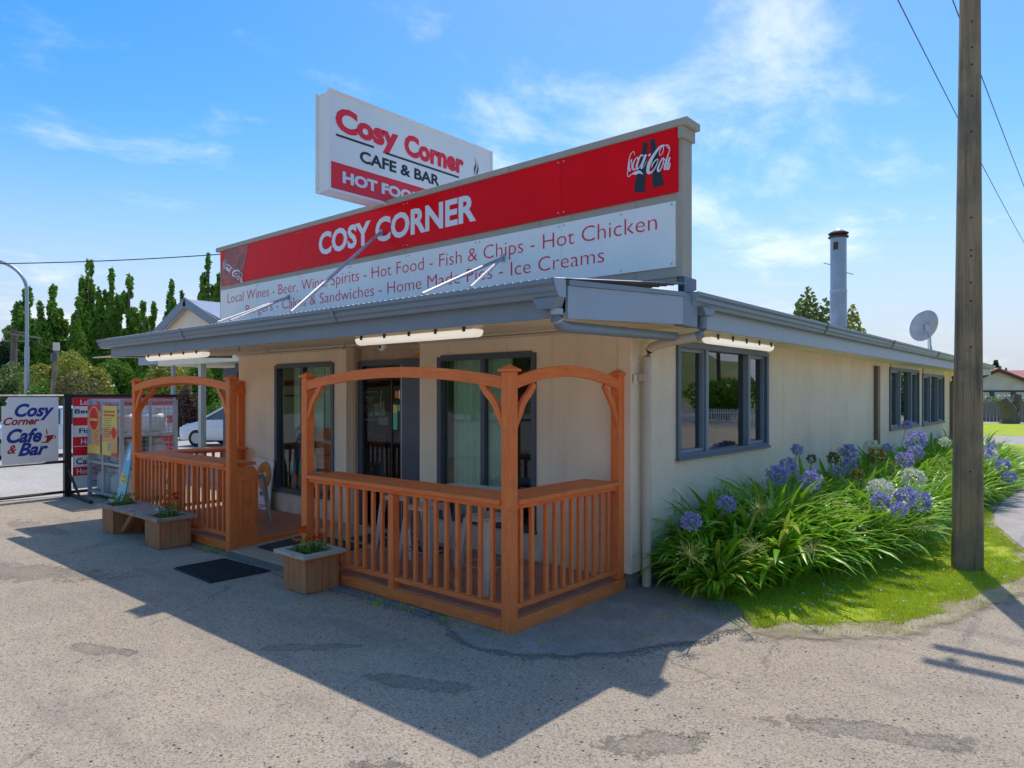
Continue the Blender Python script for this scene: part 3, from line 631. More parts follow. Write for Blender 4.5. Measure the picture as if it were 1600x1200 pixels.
# windows
def window(axis, lo, hi, z0, z1, plane, muls, outm, frm, glassm, depth=.10, out=.03, sub=None, parent=None):
    """lo..hi along axis, plane = outer wall face; returns the window part"""
    P = parent or B
    def bx(a, b, c, d, z, zz):       # a,b along; c,d outwards from plane (positive = outside)
        if axis == 'y': return MB().box(plane+c, plane+d, a, b, z, zz)
        return MB().box(a, b, plane-d, plane-c, z, zz)
    m = MB(); fw = .045
    def bb(*a):
        q = bx(*a); m.add(q.v, q.f)
    bb(lo-.02, lo+fw, -depth, out, z0, z1); bb(hi-fw, hi+.02, -depth, out, z0, z1)
    bb(lo+fw, hi-fw, -depth, out+.002, z1-fw, z1+.02); bb(lo-.03, hi+.03, -depth, out+.02, z0-.03, z0)
    bb(lo+fw, hi-fw, -depth, out-.002, z0, z0+fw*.8)
    w = part('window', m, outm, P)
    cuts = [lo+fw]+[x for x in muls]+[hi-fw]
    for k, c in enumerate(muls):
        q = bx(c-.03, c+.03, -depth*.7, out-.012, z0+fw*.8, z1-fw); part('mullion', q, frm, w)
    for k in range(len(cuts)-1):
        a = cuts[k]+(.03 if k else 0); b = cuts[k+1]-(.03 if k < len(cuts)-2 else 0)
        if sub and k in sub:
            s = .038; zA, zB = z0+fw*.8, z1-fw; mm = MB()
            for r in ((a, a+s, zA, zB), (b-s, b, zA, zB), (a+s, b-s, zA, zA+s), (a+s, b-s, zB-s, zB)):
                q = bx(r[0], r[1], -depth*.72, -.012, r[2], r[3]); mm.add(q.v, q.f)
            part('sash', mm, frm, w); a += s; b -= s; zA += s; zB -= s
        else: zA, zB = z0+fw*.8, z1-fw
        part('pane', bx(a, b, -depth*.55, -depth*.55+.006, zA, zB), glassm, w)
    return w
window('y', 6.668, 9.16, 1.19, 2.395, XS, [7.36, 8.55], 'blue_trim_dark', 'blue_trim', 'dark_glass', sub=(0, 2))
window('y', 15.84, 18.63, 1.146, 2.398, XS, [16.75, 17.85], 'blue_trim_dark', 'blue_trim', 'dark_glass', depth=.12, sub=(0, 2))
window('y', 19.08, 21.85, 1.13, 2.35, XS, [20.0, 21.0], 'blue_trim_dark', 'blue_trim', 'dark_glass', depth=.12, sub=(0, 2))
window('x', -9.657, -8.181, .42, 2.295, YF, [-8.95], 'navy_frame', 'navy_frame', 'window_glass', depth=.09, out=.018)
window('x', -6.069, -4.609, .42, 2.295, YF, [-5.36], 'navy_frame', 'navy_frame', 'window_glass', depth=.09, out=.018)
for y0, y1 in ((6.7, 9.1),): 
    for k in range(16): part('infill_board', MB().box(XS+.003, XS+.012, y0+k*.15, y0+k*.15+.144, 2.42, 2.488), 'cream_paint', B)
part('window_hood', MB().box(XS+.003, XS+.03, 15.9, 18.5, 2.405, 2.488), 'cream_paint', B)
part('window_hood', MB().box(XS+.003, XS+.03, 19.1, 21.7, 2.37, 2.488), 'cream_paint', B)
part('window', MB().box(XS-.05, XS+.02, 24.0, 24.9, 1.4, 2.2), 'blue_trim_dark', B)
# entrance door
D = part('door', MB().box(-7.83, -7.74, 5.90, 5.96, .10, 2.30).box(-6.94, -6.90, 5.89, 5.945, .10, 2.30).box(-7.74, -6.94, 5.90, 5.96, 2.24, 2.30), 'navy_frame', B)
part('door_jamb', MB().box(-6.915, -6.90, 5.885, 5.889, .10, 2.24), 'aluminium', D)
part('door_glass', MB().box(-7.738, -6.943, 5.93, 5.936, .12, 2.238), 'door_glass', D)
part('door_leaf', MB().box(-6.895, -6.62, 5.88, 5.93, .10, 2.30), 'navy_frame', B)
part('door_leaf', MB().box(-6.60, -6.41, 5.84, 5.90, .10, 2.30), 'navy_frame', B)
part('door_mullion', MB().box(-7.16, -7.13, 5.92, 5.926, .12, 2.238), 'black_paint', D)
# downpipes
part('downpipe', MB().tube([(-2.955, 3.93, 2.45), (-2.955, 3.93, 2.38), (-2.958, 3.97, 2.345), (-2.965, 4.05, 2.335), (-3.14, 6.05, 2.40)], .042, 14), 'blue_trim', B, True)
part('pipe_collar', MB().tube([(-2.955, 3.93, 2.452), (-2.955, 3.93, 2.41)], .047, 14).tube([(-2.955, 3.93, 2.385), (-2.956, 3.94, 2.372)], .047, 14), 'galvanised', B, True)
part('downpipe', MB().tube([(-2.92, 6.16, 2.60), (-2.92, 6.16, 2.47), (-2.93, 6.15, 2.42), (-2.98, 6.13, 2.395)], .042, 14), 'blue_trim', B, True)
part('downpipe', MB().tube([(-2.98, 6.13, 2.395), (-3.14, 6.05, 2.365), (-3.27, 5.985, 2.335), (-3.33, 5.955, 2.31), (-3.365, 5.938, 2.27), (-3.38, 5.931, 2.21), (-3.385, 5.93, 2.12), (-3.385, 5.93, .02)], .045, 14), 'pipe_beige', B, True)
part('pipe_bracket', MB().box(XS+.0, XS+.10, 5.84, 5.86, 1.98, 2.05), 'pipe_beige', B)
part('meter_tag', MB().box(XS+.013, XS+.02, 5.775, 5.83, 1.96, 2.04), 'soffit_paint', B)
part('downpipe', MB().box(XS+.002, XS+.075, 14.6, 14.78, .1, 2.40), 'pipe_brown', B)
part('downpipe', MB().tube([(-3.0, 22.9, 2.66), (-3.02, 22.9, 2.5), (-3.2, 22.85, 2.42), (-3.38, 22.8, 2.32), (-3.39, 22.8, 2.2), (-3.39, 22.8, .05)], .05, 10), 'pipe_brown', B, True)
# veranda on the left wing
corrugated('wing_roof', 8.0, 22, -17.62, 4.25, -15.2, 3.40, .076, .009, along='x')
corrugated('wing_roof', 8.0, 22, -19.9, 3.40, -17.62, 4.25, .076, .009, along='x')
part('gable_wall', MB().prism([(-19.5, 3.42), (-17.62, 4.15), (-15.4, 3.42), (-15.2, 2.9), (-19.9, 2.9)], 8.14, 8.2, 'xz'), 'smooth_stucco', B)
def bar2(x0, z0, x1, z1, w, y0, y1):
    d = Vector((x1-x0, z1-z0)).normalized(); n = Vector((-d.y, d.x))*w
    return MB().prism([(x0, z0), (x1, z1), (x1-n.x, z1-n.y), (x0-n.x, z0-n.y)], y0, y1, 'xz')
part('gable_barge', bar2(-20.05, 3.335, -17.62, 4.29, .22, 7.96, 8.0), 'blue_trim', B)
part('gable_barge', bar2(-17.62, 4.29, -15.2, 3.335, .22, 7.96, 8.0), 'blue_trim', B)
part('gable_gutter', bar2(-20.1, 3.36, -19.5, 3.59, .06, 7.90, 7.955), 'blue_trim_dark', B)
part('wing_fascia', MB().box(-20.2, -18.9, 7.9, 7.95, 2.66, 2.90), 'blue_trim_light', B)
part('wing_fascia', MB().box(-20.25, -20.2, 7.9, 11.5, 2.66, 2.90), 'blue_trim', B)
part('wing_soffit', MB().box(-18.89, -10.78, 7.9, 11.5, 2.60, 2.66), 'soffit_paint', B)
part('wing_beam', MB().box(-18.89, -10.78, 7.86, 7.895, 2.60, 2.80), 'soffit_paint', B)
part('wing_post', MB().tube([(-18.2, 7.95, 0), (-18.2, 7.95, 2.6)], .055, 10), 'cage_grey', B, True)
part('wing_post', MB().box(-16.78, -16.64, 7.92, 8.05, 0, 2.6), 'cream_paint', B)
part('wing_door', MB().box(-16.5, -16.3, 8.4, 8.5, 0, 2.5).box(-16.0, -15.9, 8.4, 8.5, 0, 2.5).box(-16.3, -16.0, 8.4, 8.5, 2.3, 2.5), 'navy_frame', B)
part('wing_pane', MB().box(-16.3, -16.0, 8.44, 8.45, .05, 2.3), 'dark_glass', B)
part('wing_wall', MB().box(-15.88, -10.78, 8.4, 8.55, 0, 1.15), 'rough_stucco', B)
part('wing_window', MB().box(-15.88, -15.78, 8.38, 8.5, 1.15, 2.6).box(-15.78, -10.9, 8.38, 8.5, 2.4, 2.6).box(-15.2, -15.12, 8.38, 8.5, 1.15, 2.4).box(-15.78, -10.9, 8.38, 8.5, 1.15, 1.22), 'navy_frame', B)
part('wing_pane', MB().box(-15.77, -10.9, 8.43, 8.44, 1.22, 2.4), 'dark_glass', B)
part('wing_back_wall', MB().box(-15.9, -10.8, 12, 12.1, 0, 2.6), 'interior_wall', B)
# ================================================================== SIGNS
SG_ = thing('fascia_sign', 'long red sign band reading COSY CORNER along the parapet top', 'sign', (-7.2, 5.82, 3.7))
for a, b in [(-11.5, -9.126), (-9.123, -6.75), (-6.747, -4.318), (-4.315, -3.0)]: part('sign_panel', MB().box(a, b, 5.812, 5.838, 3.70, 4.283), 'sign_red', SG_)
place_words(SG_, 'text_white', 'COSY CORNER', (-8.62, 5.812, 3.838), (1, 0, 0), 3.10, .325, .003, bold=.035)
part('cola_picture', MB().add([(-11.30, 5.809, 4.283), (-10.55, 5.809, 4.283), (-10.80, 5.809, 3.70), (-11.5, 5.809, 3.70), (-11.5, 5.809, 3.98)], [(0, 1, 2, 3, 4)]), 'printed_cola_ice', SG_)
# script logo digitised as strokes
def V(x, y): return PY(960+x/10.9, 200+y/10.9, 5.806)
LOGO = [([(345, 470), (338, 408), (305, 412), (268, 470), (245, 560), (232, 680), (222, 790), (242, 826), (300, 785), (365, 765), (430, 750), (490, 792)], [3, 10, 10, 12, 14, 12, 10, 14, 12, 52, 40, 3]),
        ([(305, 550), (285, 545), (258, 600), (248, 690), (262, 735), (285, 690), (298, 610), (290, 550)], [10, 14, 20, 24, 14, 10, 14, 10]),
        ([(405, 545), (400, 508), (365, 520), (328, 590), (315, 670), (335, 715), (375, 670)], [22, 22, 14, 22, 26, 20, 6]),
        ([(495, 480), (455, 465), (415, 540), (385, 630), (385, 695), (420, 680), (470, 590), (520, 455)], [18, 22, 26, 34, 30, 14, 12, 12]),
        ([(545, 450), (510, 540), (470, 640), (462, 685), (495, 665), (555, 560)], [26, 34, 34, 26, 12, 6]),
        ([(580, 478), (622, 440)], [26, 22]),
        ([(800, 470), (770, 455), (778, 385), (815, 320), (838, 330), (830, 410), (795, 470)], [9, 10, 10, 12, 12, 10, 9]),
        ([(870, 300), (820, 300), (760, 345), (690, 440), (630, 540), (585, 650), (575, 740), (610, 765), (670, 720), (725, 620), (745, 540), (712, 545), (660, 610), (640, 670)], [12, 20, 34, 44, 52, 60, 52, 34, 20, 16, 14, 16, 22, 8]),
        ([(850, 510), (815, 530), (770, 620), (745, 700), (760, 740), (800, 690), (838, 600), (845, 530), (880, 560)], [14, 18, 26, 34, 26, 16, 16, 18, 8]),
        ([(955, 380), (915, 330), (880, 290), (930, 300), (945, 370), (910, 490), (875, 620), (860, 700), (885, 700)], [6, 14, 10, 8, 10, 22, 34, 30, 8]),
        ([(950, 500), (925, 590), (905, 690), (935, 690), (957, 600)], [22, 30, 30, 22, 14])]
lg = MB()
for k, (p, w) in enumerate(LOGO): stroke(lg, [V(*a) for a in p], [x/10.9*.0072 for x in w], -.0006*k)
bot = MB()
for k, pts in enumerate(([(487, 240), (565, 240), (552, 330), (560, 430), (545, 640), (530, 850), (520, 960), (522, 1060), (500, 1090), (350, 1095), (330, 1060), (340, 960), (375, 800), (430, 560), (460, 420)], [(600, 190), (680, 180), (700, 300), (745, 430), (775, 650), (800, 790), (840, 930), (830, 970), (680, 1020), (652, 1000), (640, 880), (655, 700), (625, 500), (610, 320)])):
    bot.add([V(*p)+Vector((0, .003, 0)) for p in pts], [tuple(range(len(pts)))])
part('bottle_silhouette', bot, 'text_black', SG_); part('script_logo', lg, 'text_white', SG_)
lg2 = MB(); c0 = V(215, 830); a_ = math.radians(-37)
for k, (p, w) in enumerate(LOGO):
    q = []
    for a in p:
        d = V(*a)-c0; u_ = d.x/.47*1.03; v_ = d.z/.33*.36; u_, v_ = u_, v_
        q.append(Vector((-11.40+u_*.66, 5.8045, 4.01+v_*.62-u_*.33)))
    stroke(lg2, q, [x/10.9*.0075 for x in w], -.0006*k)
part('script_logo', lg2, 'text_white', SG_)
SW_ = thing('menu_sign', 'long white menu sign with two lines of thin red lettering below the red band', 'sign', (-7.2, 5.82, 3.0))
for a, b in [(-11.5, -10.3), (-10.297, -9.1), (-9.097, -7.9), (-7.897, -6.7), (-6.697, -5.5), (-5.497, -4.318), (-4.315, -3.025)]: 
    part('sign_panel', MB().box(a, b, 5.815, 5.838, 3.02, 3.62), 'white_sign', SW_)
place_words(SW_, 'text_red', 'Local Wines - Beer, Wine, Spirits - Hot Food - Fish & Chips - Hot Chicken', (-11.26, 5.815, 3.335), (1, 0, 0), 8.05, .205, .003, bold=-.012)
place_words(SW_, 'text_red', 'Burgers - Cakes & Sandwiches - Home Made Pies - Ice Creams', (-10.67, 5.815, 3.105), (1, 0, 0), 6.88, .20, .003, bold=-.012)
sc = MB()
for x in [-11.45, -10.33, -10.27, -9.13, -9.07, -7.93, -7.87, -6.73, -6.67, -5.53, -5.47, -4.35, -4.28, -3.6, -3.06]:
    for z in (3.05, 3.59): sc.box(x-.008, x+.008, 5.811, 5.8145, z-.008, z+.008)
for x in [-4.35, -4.28, -9.16, -9.09, -6.78, -6.71]:
    for z in (3.73, 4.25): sc.box(x-.007, x+.007, 5.808, 5.8115, z-.007, z+.007)
part('screw_heads', sc, 'cage_grey', SW_)
RS = thing('lightbox_sign', 'white blade lightbox sign reading Cosy Corner CAFE & BAR on the roof', 'sign', (-7.23, 6.4, 4.3))
part('cabinet', MB().box(-7.335, -7.105, 4.935, 7.80, 4.315, 5.50), 'lightbox_white', RS, bev=.008)
part('edge_trim', MB().box(-7.11, -7.085, 4.91, 4.945, 4.30, 5.515).box(-7.11, -7.085, 7.79, 7.825, 4.30, 5.515).box(-7.11, -7.085, 4.946, 7.789, 5.49, 5.515).box(-7.11, -7.085, 4.946, 7.789, 4.30, 4.318), 'lightbox_white', RS)
part('edge_trim', MB().box(-7.36, -7.336, 4.91, 4.945, 4.30, 5.515).box(-7.36, -7.336, 4.946, 7.8, 4.30, 4.32).box(-7.335, -7.111, 4.92, 4.934, 4.30, 4.33), 'lightbox_white', RS)
part('red_band', MB().add([(-7.103, 4.946, 4.335), (-7.103, 7.79, 4.335), (-7.103, 7.79, 4.655), (-7.103, 4.946, 4.655)], [(0, 1, 2, 3)]), 'sign_red_flat', RS)
UY = (0, 1, 0)
part('lettering', place_text('Cosy', (-7.104, 5.02, 4.955), UY, .98, .385, .003, .05), 'sign_red_flat', RS)
part('lettering', place_text('Corner', (-7.104, 6.10, 5.02), UY, 1.12, .295, .003, .05), 'sign_red_flat', RS)
part('underline', MB().box(-7.103, -7.1, 5.03, 5.60, 4.975, 5.0).box(-7.103, -7.1, 5.78, 7.12, 4.950, 4.975), 'text_black', RS)
place_words(RS, 'text_black', 'CAFE & BAR', (-7.104, 5.38, 4.745), UY, 1.36, .150, .003, bold=.03)
place_words(RS, 'text_white', 'HOT FOOD', (-7.100, 5.12, 4.425), UY, 1.30, .145, .003, bold=.05)
fl = MB()
for k, (yy, dz) in enumerate([(7.45, 0), (7.50, -.03)]): fl.add([(-7.1, yy, 5.06+dz), (-7.1, yy-.02, 5.16+dz), (-7.1, yy+.012, 5.24+dz), (-7.1, yy+.0, 5.35+dz), (-7.1, yy+.03, 5.22+dz), (-7.1, yy+.004, 5.13+dz)], [(0, 1, 2, 5), (2, 3, 4, 5)])
part('steam_mark', fl, 'text_black', RS)
part('support_post', MB().tube([(-7.22, 6.4, 3.15), (-7.22, 6.4, 4.314)], .05, 10), 'cage_grey', RS, True)
part('support_post', MB().tube([(-7.22, 7.4, 3.15), (-7.22, 7.4, 4.314)], .05, 10), 'cage_grey', RS, True)
for lab, a, bs in [('steel stay pipe rising from the veranda roof across the word CORNER', (-7.214, 5.79, 3.955), [(-6.425, 4.0, 2.70)]), ('pair of thin steel stays meeting over the word Beer', (-9.40, 5.79, 3.315), [(-7.986, 4.0, 2.70), (-7.684, 4.0, 2.70)]), ('pair of pale steel stays meeting over the word Chips', (-5.109, 5.79, 3.36), [(-4.425, 4.0, 2.70), (-3.862, 4.0, 2.70)])]:
    t = thing('sign_stay', lab, 'brace', a, group='steel stays from the veranda roof to the parapet')
    for b in bs: part('strut', MB().tube([a, b], .0165 if len(bs) > 1 else .02, 8), 'galvanised', t, True)
    part('bracket', MB().box(a[0]-.03, a[0]+.03, 5.795, 5.811, a[2]-.04, a[2]+.04), 'cage_grey', t)

# ================================================================== DECK
T = 'stained_timber_'
DE = thing('veranda_deck', 'low red-brown timber deck with edge beams under the cafe veranda', 'deck', (-7, 4.9, 0))
def planks(x0, x1, y0, y1, z, mat='decking_x', w=.088, gap=.006, zf=None):
    y = y0; k = 0
    while y+w <= y1+.02:
        e = random.uniform(-.0012, .0012); zz = z if zf is None else zf(y)
        pbox('plank', x0, x1, y, min(y+w, y1), zz-.02+e, zz+e, mat, DE, .002); y += w+gap; k += 1
planks(-10.64, -7.905, 4.125, 5.72, DK)
planks(-6.325, -3.555, 4.125, 5.72, DK)
RAMP = lambda y: .035+(y-4.1)/(5.3-4.1)*(DK-.035) if y < 5.3 else DK
planks(-7.855, -6.375, 4.09, 5.72, DK, 'ramp_board_x', zf=RAMP)
planks(-7.80, -6.66, 5.73, 5.885, DK, 'ramp_board_x')
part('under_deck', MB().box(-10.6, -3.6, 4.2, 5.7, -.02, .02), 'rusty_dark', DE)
for a, b in [(-10.675, -7.957), (-6.269, -3.612)]: pbox('edge_beam', a, b, 4.079, 4.118, .012, DK-.004, T+'x', DE)
pbox('edge_beam', -3.545, -3.495, 4.085, 5.735, .005, DK-.002, T+'y', DE, .004)
pbox('edge_beam', -10.69, -10.65, 4.12, 5.735, .01, DK-.004, T+'y', DE)
pbox('edge_trim', -7.899, -7.861, 4.176, 5.72, .02, DK+.006, T+'y', DE)
pbox('edge_trim', -6.368, -6.33, 4.176, 5.72, .02, DK+.006, T+'y', DE)
PW = .095
def post(parent, x, y, z0=0.0, z1=2.03):
    p = pbox('post', x, x+PW, y, y+PW, z0, z1, T+'z', parent, .005)
    c = MB(); o = .018; X0, X1, Y0, Y1 = x-o, x+PW+o, y-o, y+PW+o; cx, cy = (X0+X1)/2, (Y0+Y1)/2
    c.box(X0, X1, Y0, Y1, z1+.001, z1+.022); c.add([(X0+.006, Y0+.006, z1+.0225), (X1-.006, Y0+.006, z1+.0225), (X1-.006, Y1-.006, z1+.0225), (X0+.006, Y1-.006, z1+.0225), (cx, cy, z1+.062)], [(0, 1, 4), (1, 2, 4), (2, 3, 4), (3, 0, 4), (3, 2, 1, 0)])
    part('post_cap', c, T+'x', p)
    return p
def balusters(parent, along, lo, hi, c, n, z0=.212, z1=.952):
    for k in range(n):
        t = lo+(hi-lo)*(k+1)/(n+1)+random.uniform(-.004, .004); a = .019
        if along == 'x': pbox('baluster', t-a, t+a, c-.016, c+.016, z0, z1, T+'z', parent, .003)
        else: pbox('baluster', c-.016, c+.016, t-a, t+a, z0, z1, T+'z', parent, .003)
def arch(parent, along, lo, hi, c0, c1, ze=1.90, rise=.105, thick=.095):
    n = 18; top = []; bot = []
    for i in range(n+1):
        t = i/n; u = lo+(hi-lo)*t; s = math.sin(PI*t)**.9 if 0 < t < 1 else 0; s = 1-(2*t-1)**2
        top.append((u, ze+thick+rise*s)); bot.append((u, ze+rise*s))
    poly = bot+top[::-1]
    m = MB().prism(poly, c0, c1, 'xz' if along == 'x' else 'yz')
    part('arch_beam', m, T+along, parent, bev=.003)
def knee(parent, along, base, sgn, c0, c1, ztop=1.905, zl=1.64, out=.20):
    """curved bracket from the post up to the arch"""
    pts_o = []; pts_i = []
    for i in range(9):
        t = i/8; u = out*(t**1.0); z = zl+(ztop+.03-zl)*(t**.62)+.012*math.sin(t*2*PI)
        dx, dz = .03, -.028
        pts_o.append((base+sgn*(u*1.0+.004), z+.018)); pts_i.append((base+sgn*(u+.045), z-.03+.02*t))
    pts_i[0] = (base+sgn*.004, zl-.05)
    poly = pts_o+pts_i[::-1]
    part('knee_brace', MB().prism(poly, c0, c1, 'xz' if along == 'x' else 'yz'), T+'z', parent, bev=.002)
def rails(parent, along, lo, hi, c0, c1, inner, n, mid=None):
    """c0..c1 the post faces; inner: where the wide counter board ends"""
    cc = (c0+c1)/2
    def bx(nm, a, b, c, d, z0, z1, m):
        if along == 'x': return pbox(nm, a, b, min(c, d), max(c, d), z0, z1, T+m, parent, .004)
        return pbox(nm, min(c, d), max(c, d), a, b, z0, z1, T+m, parent, .004)
    ins = 1 if inner > cc else -1
    bx('counter_board', lo+.001, hi-.001, c0-.022*ins if ins > 0 else c0+.022, c0+.16*ins, .996, 1.034, along)
    bx('counter_board', lo+.001, hi-.001, c0+.166*ins, inner, .996, 1.034, along)
    bx('sub_rail', lo+.001, hi-.001, cc-.024, cc+.024, .953, .994, along)
    bx('bottom_rail', lo+.001, hi-.001, cc-.028, cc+.028, .17, .211, along)
    if mid is not None:
        bx('mid_post', mid-.036, mid+.036, cc-.04, cc+.04, .0, .952, 'z')
        balusters(parent, along, lo, mid-.036, cc, n[0]); balusters(parent, along, mid+.036, hi, cc, n[1])
    else: balusters(parent, along, lo, hi, cc, n[0])
Y0, Y1 = 4.079, 4.079+PW
R1 = thing('balustrade', 'orange-stained timber balustrade with two arches round the deck corner nearest the side wall', 'railing', (-4.9, 4.1, 0))
post(R1, -3.61, Y0); post(R1, -6.365, Y0, .0); post(R1, -3.61, 5.645, DK)
rails(R1, 'x', -6.27, -3.61, Y0, Y1, 4.47, (9, 9), mid=-4.95)
rails(R1, 'y', Y1+.30, 5.645, -3.515, -3.61, -3.90, (9,))
pbox('sub_rail', -3.587, -3.539, Y1+.001, Y1+.299, .953, .994, T+'y', R1, .003); pbox('bottom_rail', -3.59, -3.535, Y1+.001, Y1+.299, .17, .211, T+'y', R1, .003); pbox('counter_board', -3.605, -3.493, Y1+.001, Y1+.298, .996, 1.034, T+'y', R1, .004)
for t in (4.26, 4.40): pbox('baluster', -3.579, -3.547, t-.019, t+.019, .212, .952, T+'z', R1, .003)
arch(R1, 'x', -6.27, -3.61, 4.084, 4.122); arch(R1, 'y', Y1, 5.645, -3.558, -3.52)
knee(R1, 'x', -6.27, 1, 4.086, 4.12); knee(R1, 'x', -3.61, -1, 4.086, 4.12); knee(R1, 'y', Y1, 1, -3.556, -3.522); knee(R1, 'y', 5.645, -1, -3.556, -3.522, zl=1.60)
R2 = thing('balustrade', 'orange-stained timber balustrade with arch and panelled end beside the bench, left of the entrance', 'railing', (-9.3, 4.1, 0))
post(R2, -7.955, Y0); post(R2, -10.675, Y0); post(R2, -10.675, 5.645, DK)
rails(R2, 'x', -10.58, -7.955, Y0, Y1, 4.47, (9, 9), mid=-9.30)
rails(R2, 'y', Y1+.30, 5.645, -10.67, -10.58, -10.26, (8,))
arch(R2, 'x', -10.58, -7.955, 4.084, 4.122); arch(R2, 'y', Y1, 5.645, -10.66, -10.62)
knee(R2, 'x', -10.58, 1, 4.086, 4.12); knee(R2, 'x', -7.955, -1, 4.086, 4.12); knee(R2, 'y', Y1, 1, -10.66, -10.62); knee(R2, 'y', 5.60, -1, -10.42, -10.38, ztop=.96, zl=.78, out=.16)
pbox('end_cap', -10.70, -10.55, 5.56, 5.74, 1.86, 1.95, T+'y', R2, .004)
# panelled end of the left counter
pn = part('end_panel', MB().prism([(Y1+.001, DK+.007), (4.445, DK+.007), (4.445, .90), (4.42, .955), (4.38, .994), (Y1+.001, .994)], -7.90, -7.864, 'yz'), T+'z', R2, bev=.003)
for a, b, c, d in [(4.215, 4.232, .24, .84), (4.393, 4.41, .24, .84), (4.233, 4.392, .24, .257), (4.233, 4.392, .823, .84)]: part('panel_moulding', MB().box(-7.863, -7.852, a, b, c, d), T+'z', pn, bev=.002)
# ================================================================== LIGHT FITTINGS ETC.
def batten(name, label, a, b, z, along):
    """weatherproof fluorescent batten; a,b ends, z underside"""
    t = thing('fluorescent_light', label, 'light fitting', (*(a if along == 'x' else a), ), group='fluorescent battens under the eaves'); L = (b[0]-a[0]) if along == 'x' else (b[1]-a[1]); c = a
    def pr_(w0, w1, z0, z1, e): 
        if along == 'x': return MB().box(c[0]+e, c[0]+L-e, c[1]+w0, c[1]+w1, z0, z1)
        return MB().box(c[0]+w0, c[0]+w1, c[1]+e, c[1]+L-e, z0, z1)
    part('housing', pr_(-.06, .06, z+.045, z+.10, .02), 'cream_paint' if name else 'lamp_dirty', t, bev=.008)
    prof = [(-.062, z+.05), (-.060, z+.02), (-.04, z-.008), (0, z-.018), (.04, z-.008), (.060, z+.02), (.062, z+.05)]
    m = MB()
    if along == 'x': m.prism([(c[1]+p, q) for p, q in prof], c[0], c[0]+L, 'yz')
    else: m.prism([(c[0]+p, q) for p, q in prof], c[1], c[1]+L, 'xz')
    part('diffuser', m, 'diffuser', t, True, bev=.01)
    for k in range(5):
        u = L*(.07+.215*k)
        for sgn in (-1, 1):
            if along == 'x': mm = MB().box(c[0]+u-.012, c[0]+u+.012, c[1]+sgn*.068-.006, c[1]+sgn*.068+.006, z+.03, z+.085)
            else: mm = MB().box(c[0]+sgn*.068-.006, c[0]+sgn*.068+.006, c[1]+u-.012, c[1]+u+.012, z+.03, z+.085)
            part('clip', mm, 'rusty_dark', t)
    return t
batten(1, 'long white fluorescent batten under the eave above the entrance', (-5.68, 4.3, 2.43), (-4.05, 4.3), 2.355, 'x')
batten(1, 'yellowed fluorescent batten under the eave above the bench railing', (-10.62, 4.3, 2.43), (-8.90, 4.3), 2.355, 'x')
batten(1, 'white fluorescent batten above the side window', (-3.2, 6.85, 2.43), (-3.2, 8.60), 2.40, 'y')
t = thing('security_camera', 'small white dome camera hanging from the soffit near the entrance', 'camera', (-5.73, 4.62, 2.44))
part('mount', MB().lathe((-5.73, 4.62, 2.385), [(.052, .07), (.055, .03), (.04, .0)], 16), 'white_paint', t, True)
part('eyeball', MB().lathe((-5.73, 4.62, 2.345), [(.005, -.045), (.028, -.035), (.043, -.01), (.045, .012), (.036, .039)], 16), 'white_paint', t, True)
part('lens', MB().lathe((-5.715, 4.578, 2.345), [(.018, -.003), (.018, .003)], 12, 'y'), 'black_paint', t, True)
t = thing('wall_lamp', 'amber bowl wall lamp inside the entrance recess', 'lamp', (-6.47, 5.82, 2.4))
part('bowl', MB().lathe((-6.475, 5.80, 2.30), [(.02, 0), (.05, .03), (.075, .09), (.078, .12)], 18), 'lamp_amber', t, True); part('backplate', MB().box(-6.56, -6.412, 5.76, 5.84, 2.425, 2.45), 'cream_paint', t)
for x in (-8.1, -2.98):
    pass
tg = MB().tube([(-7.58+.02*math.cos(a), 4.05, 2.37+.02*math.sin(a)) for a in np.linspace(0, 2*PI, 9)], .003, 5, False).tube([(-7.58, 4.05, 2.42), (-7.58, 4.05, 2.39)], .003, 5); tag(link('ceiling_hook', tg.mesh('ceiling_hook', 'black_paint')), 'small dark ring hook under the eave over the doorway gap', 'hook')
# ================================================================== FURNITURE ON THE DECK
def make_stool(loc, rz, label, h=.66, sq=.30):
    t = thing('bar_stool', label, 'stool', loc, rz, 'grey metal stools on the deck'); s = sq/2
    part('seat', MB().box(-s, s, -s, s, h-.018, h).box(-s, s, -s, -s+.012, h-.05, h-.019).box(-s, s, s-.012, s, h-.05, h-.019).box(-s, -s+.012, -s+.013, s-.013, h-.05, h-.019).box(s-.012, s, -s+.013, s-.013, h-.05, h-.019), 'stool_metal', t, bev=.004, world=False)
    for a in (-1, 1):
        for b in (-1, 1):
            tp = Vector((a*(s-.022), b*(s-.022), h-.03)); bt = Vector((a*(s+.055), b*(s+.055), .0)); d = .022
            vs = []
            for q, w in ((bt, .016), (tp, .03)):
                vs += [(q.x-w, q.y-w, q.z), (q.x+w, q.y-w, q.z), (q.x+w, q.y+w, q.z), (q.x-w, q.y+w, q.z)]
            part('leg', MB().add(vs, [(0, 3, 2, 1), (4, 5, 6, 7), (0, 1, 5, 4), (1, 2, 6, 5), (2, 3, 7, 6), (3, 0, 4, 7)]), 'stool_metal', t, world=False)
    z = .22; e = s+.037
    for a, b, c, d in [(-e, -e, e, -e), (e, -e, e, e), (e, e, -e, e), (-e, e, -e, -e)]: part('foot_rail', MB().tube([(a, b, z), (c, d, z)], .007, 6), 'galvanised', t, True, world=False)
    return t
make_stool((-8.93, 4.90, DK), .3, 'grey metal stool standing just behind the panelled counter end')
make_stool((-5.15, 4.72, DK), .12, 'grey metal stool behind the middle of the corner balustrade, under the window')
make_stool((-4.28, 4.66, DK), -.1, 'grey metal stool nearest the tall corner post')
make_stool((-5.9, 5.0, DK), .5, 'grey metal stool behind the balustrade beside the entrance')
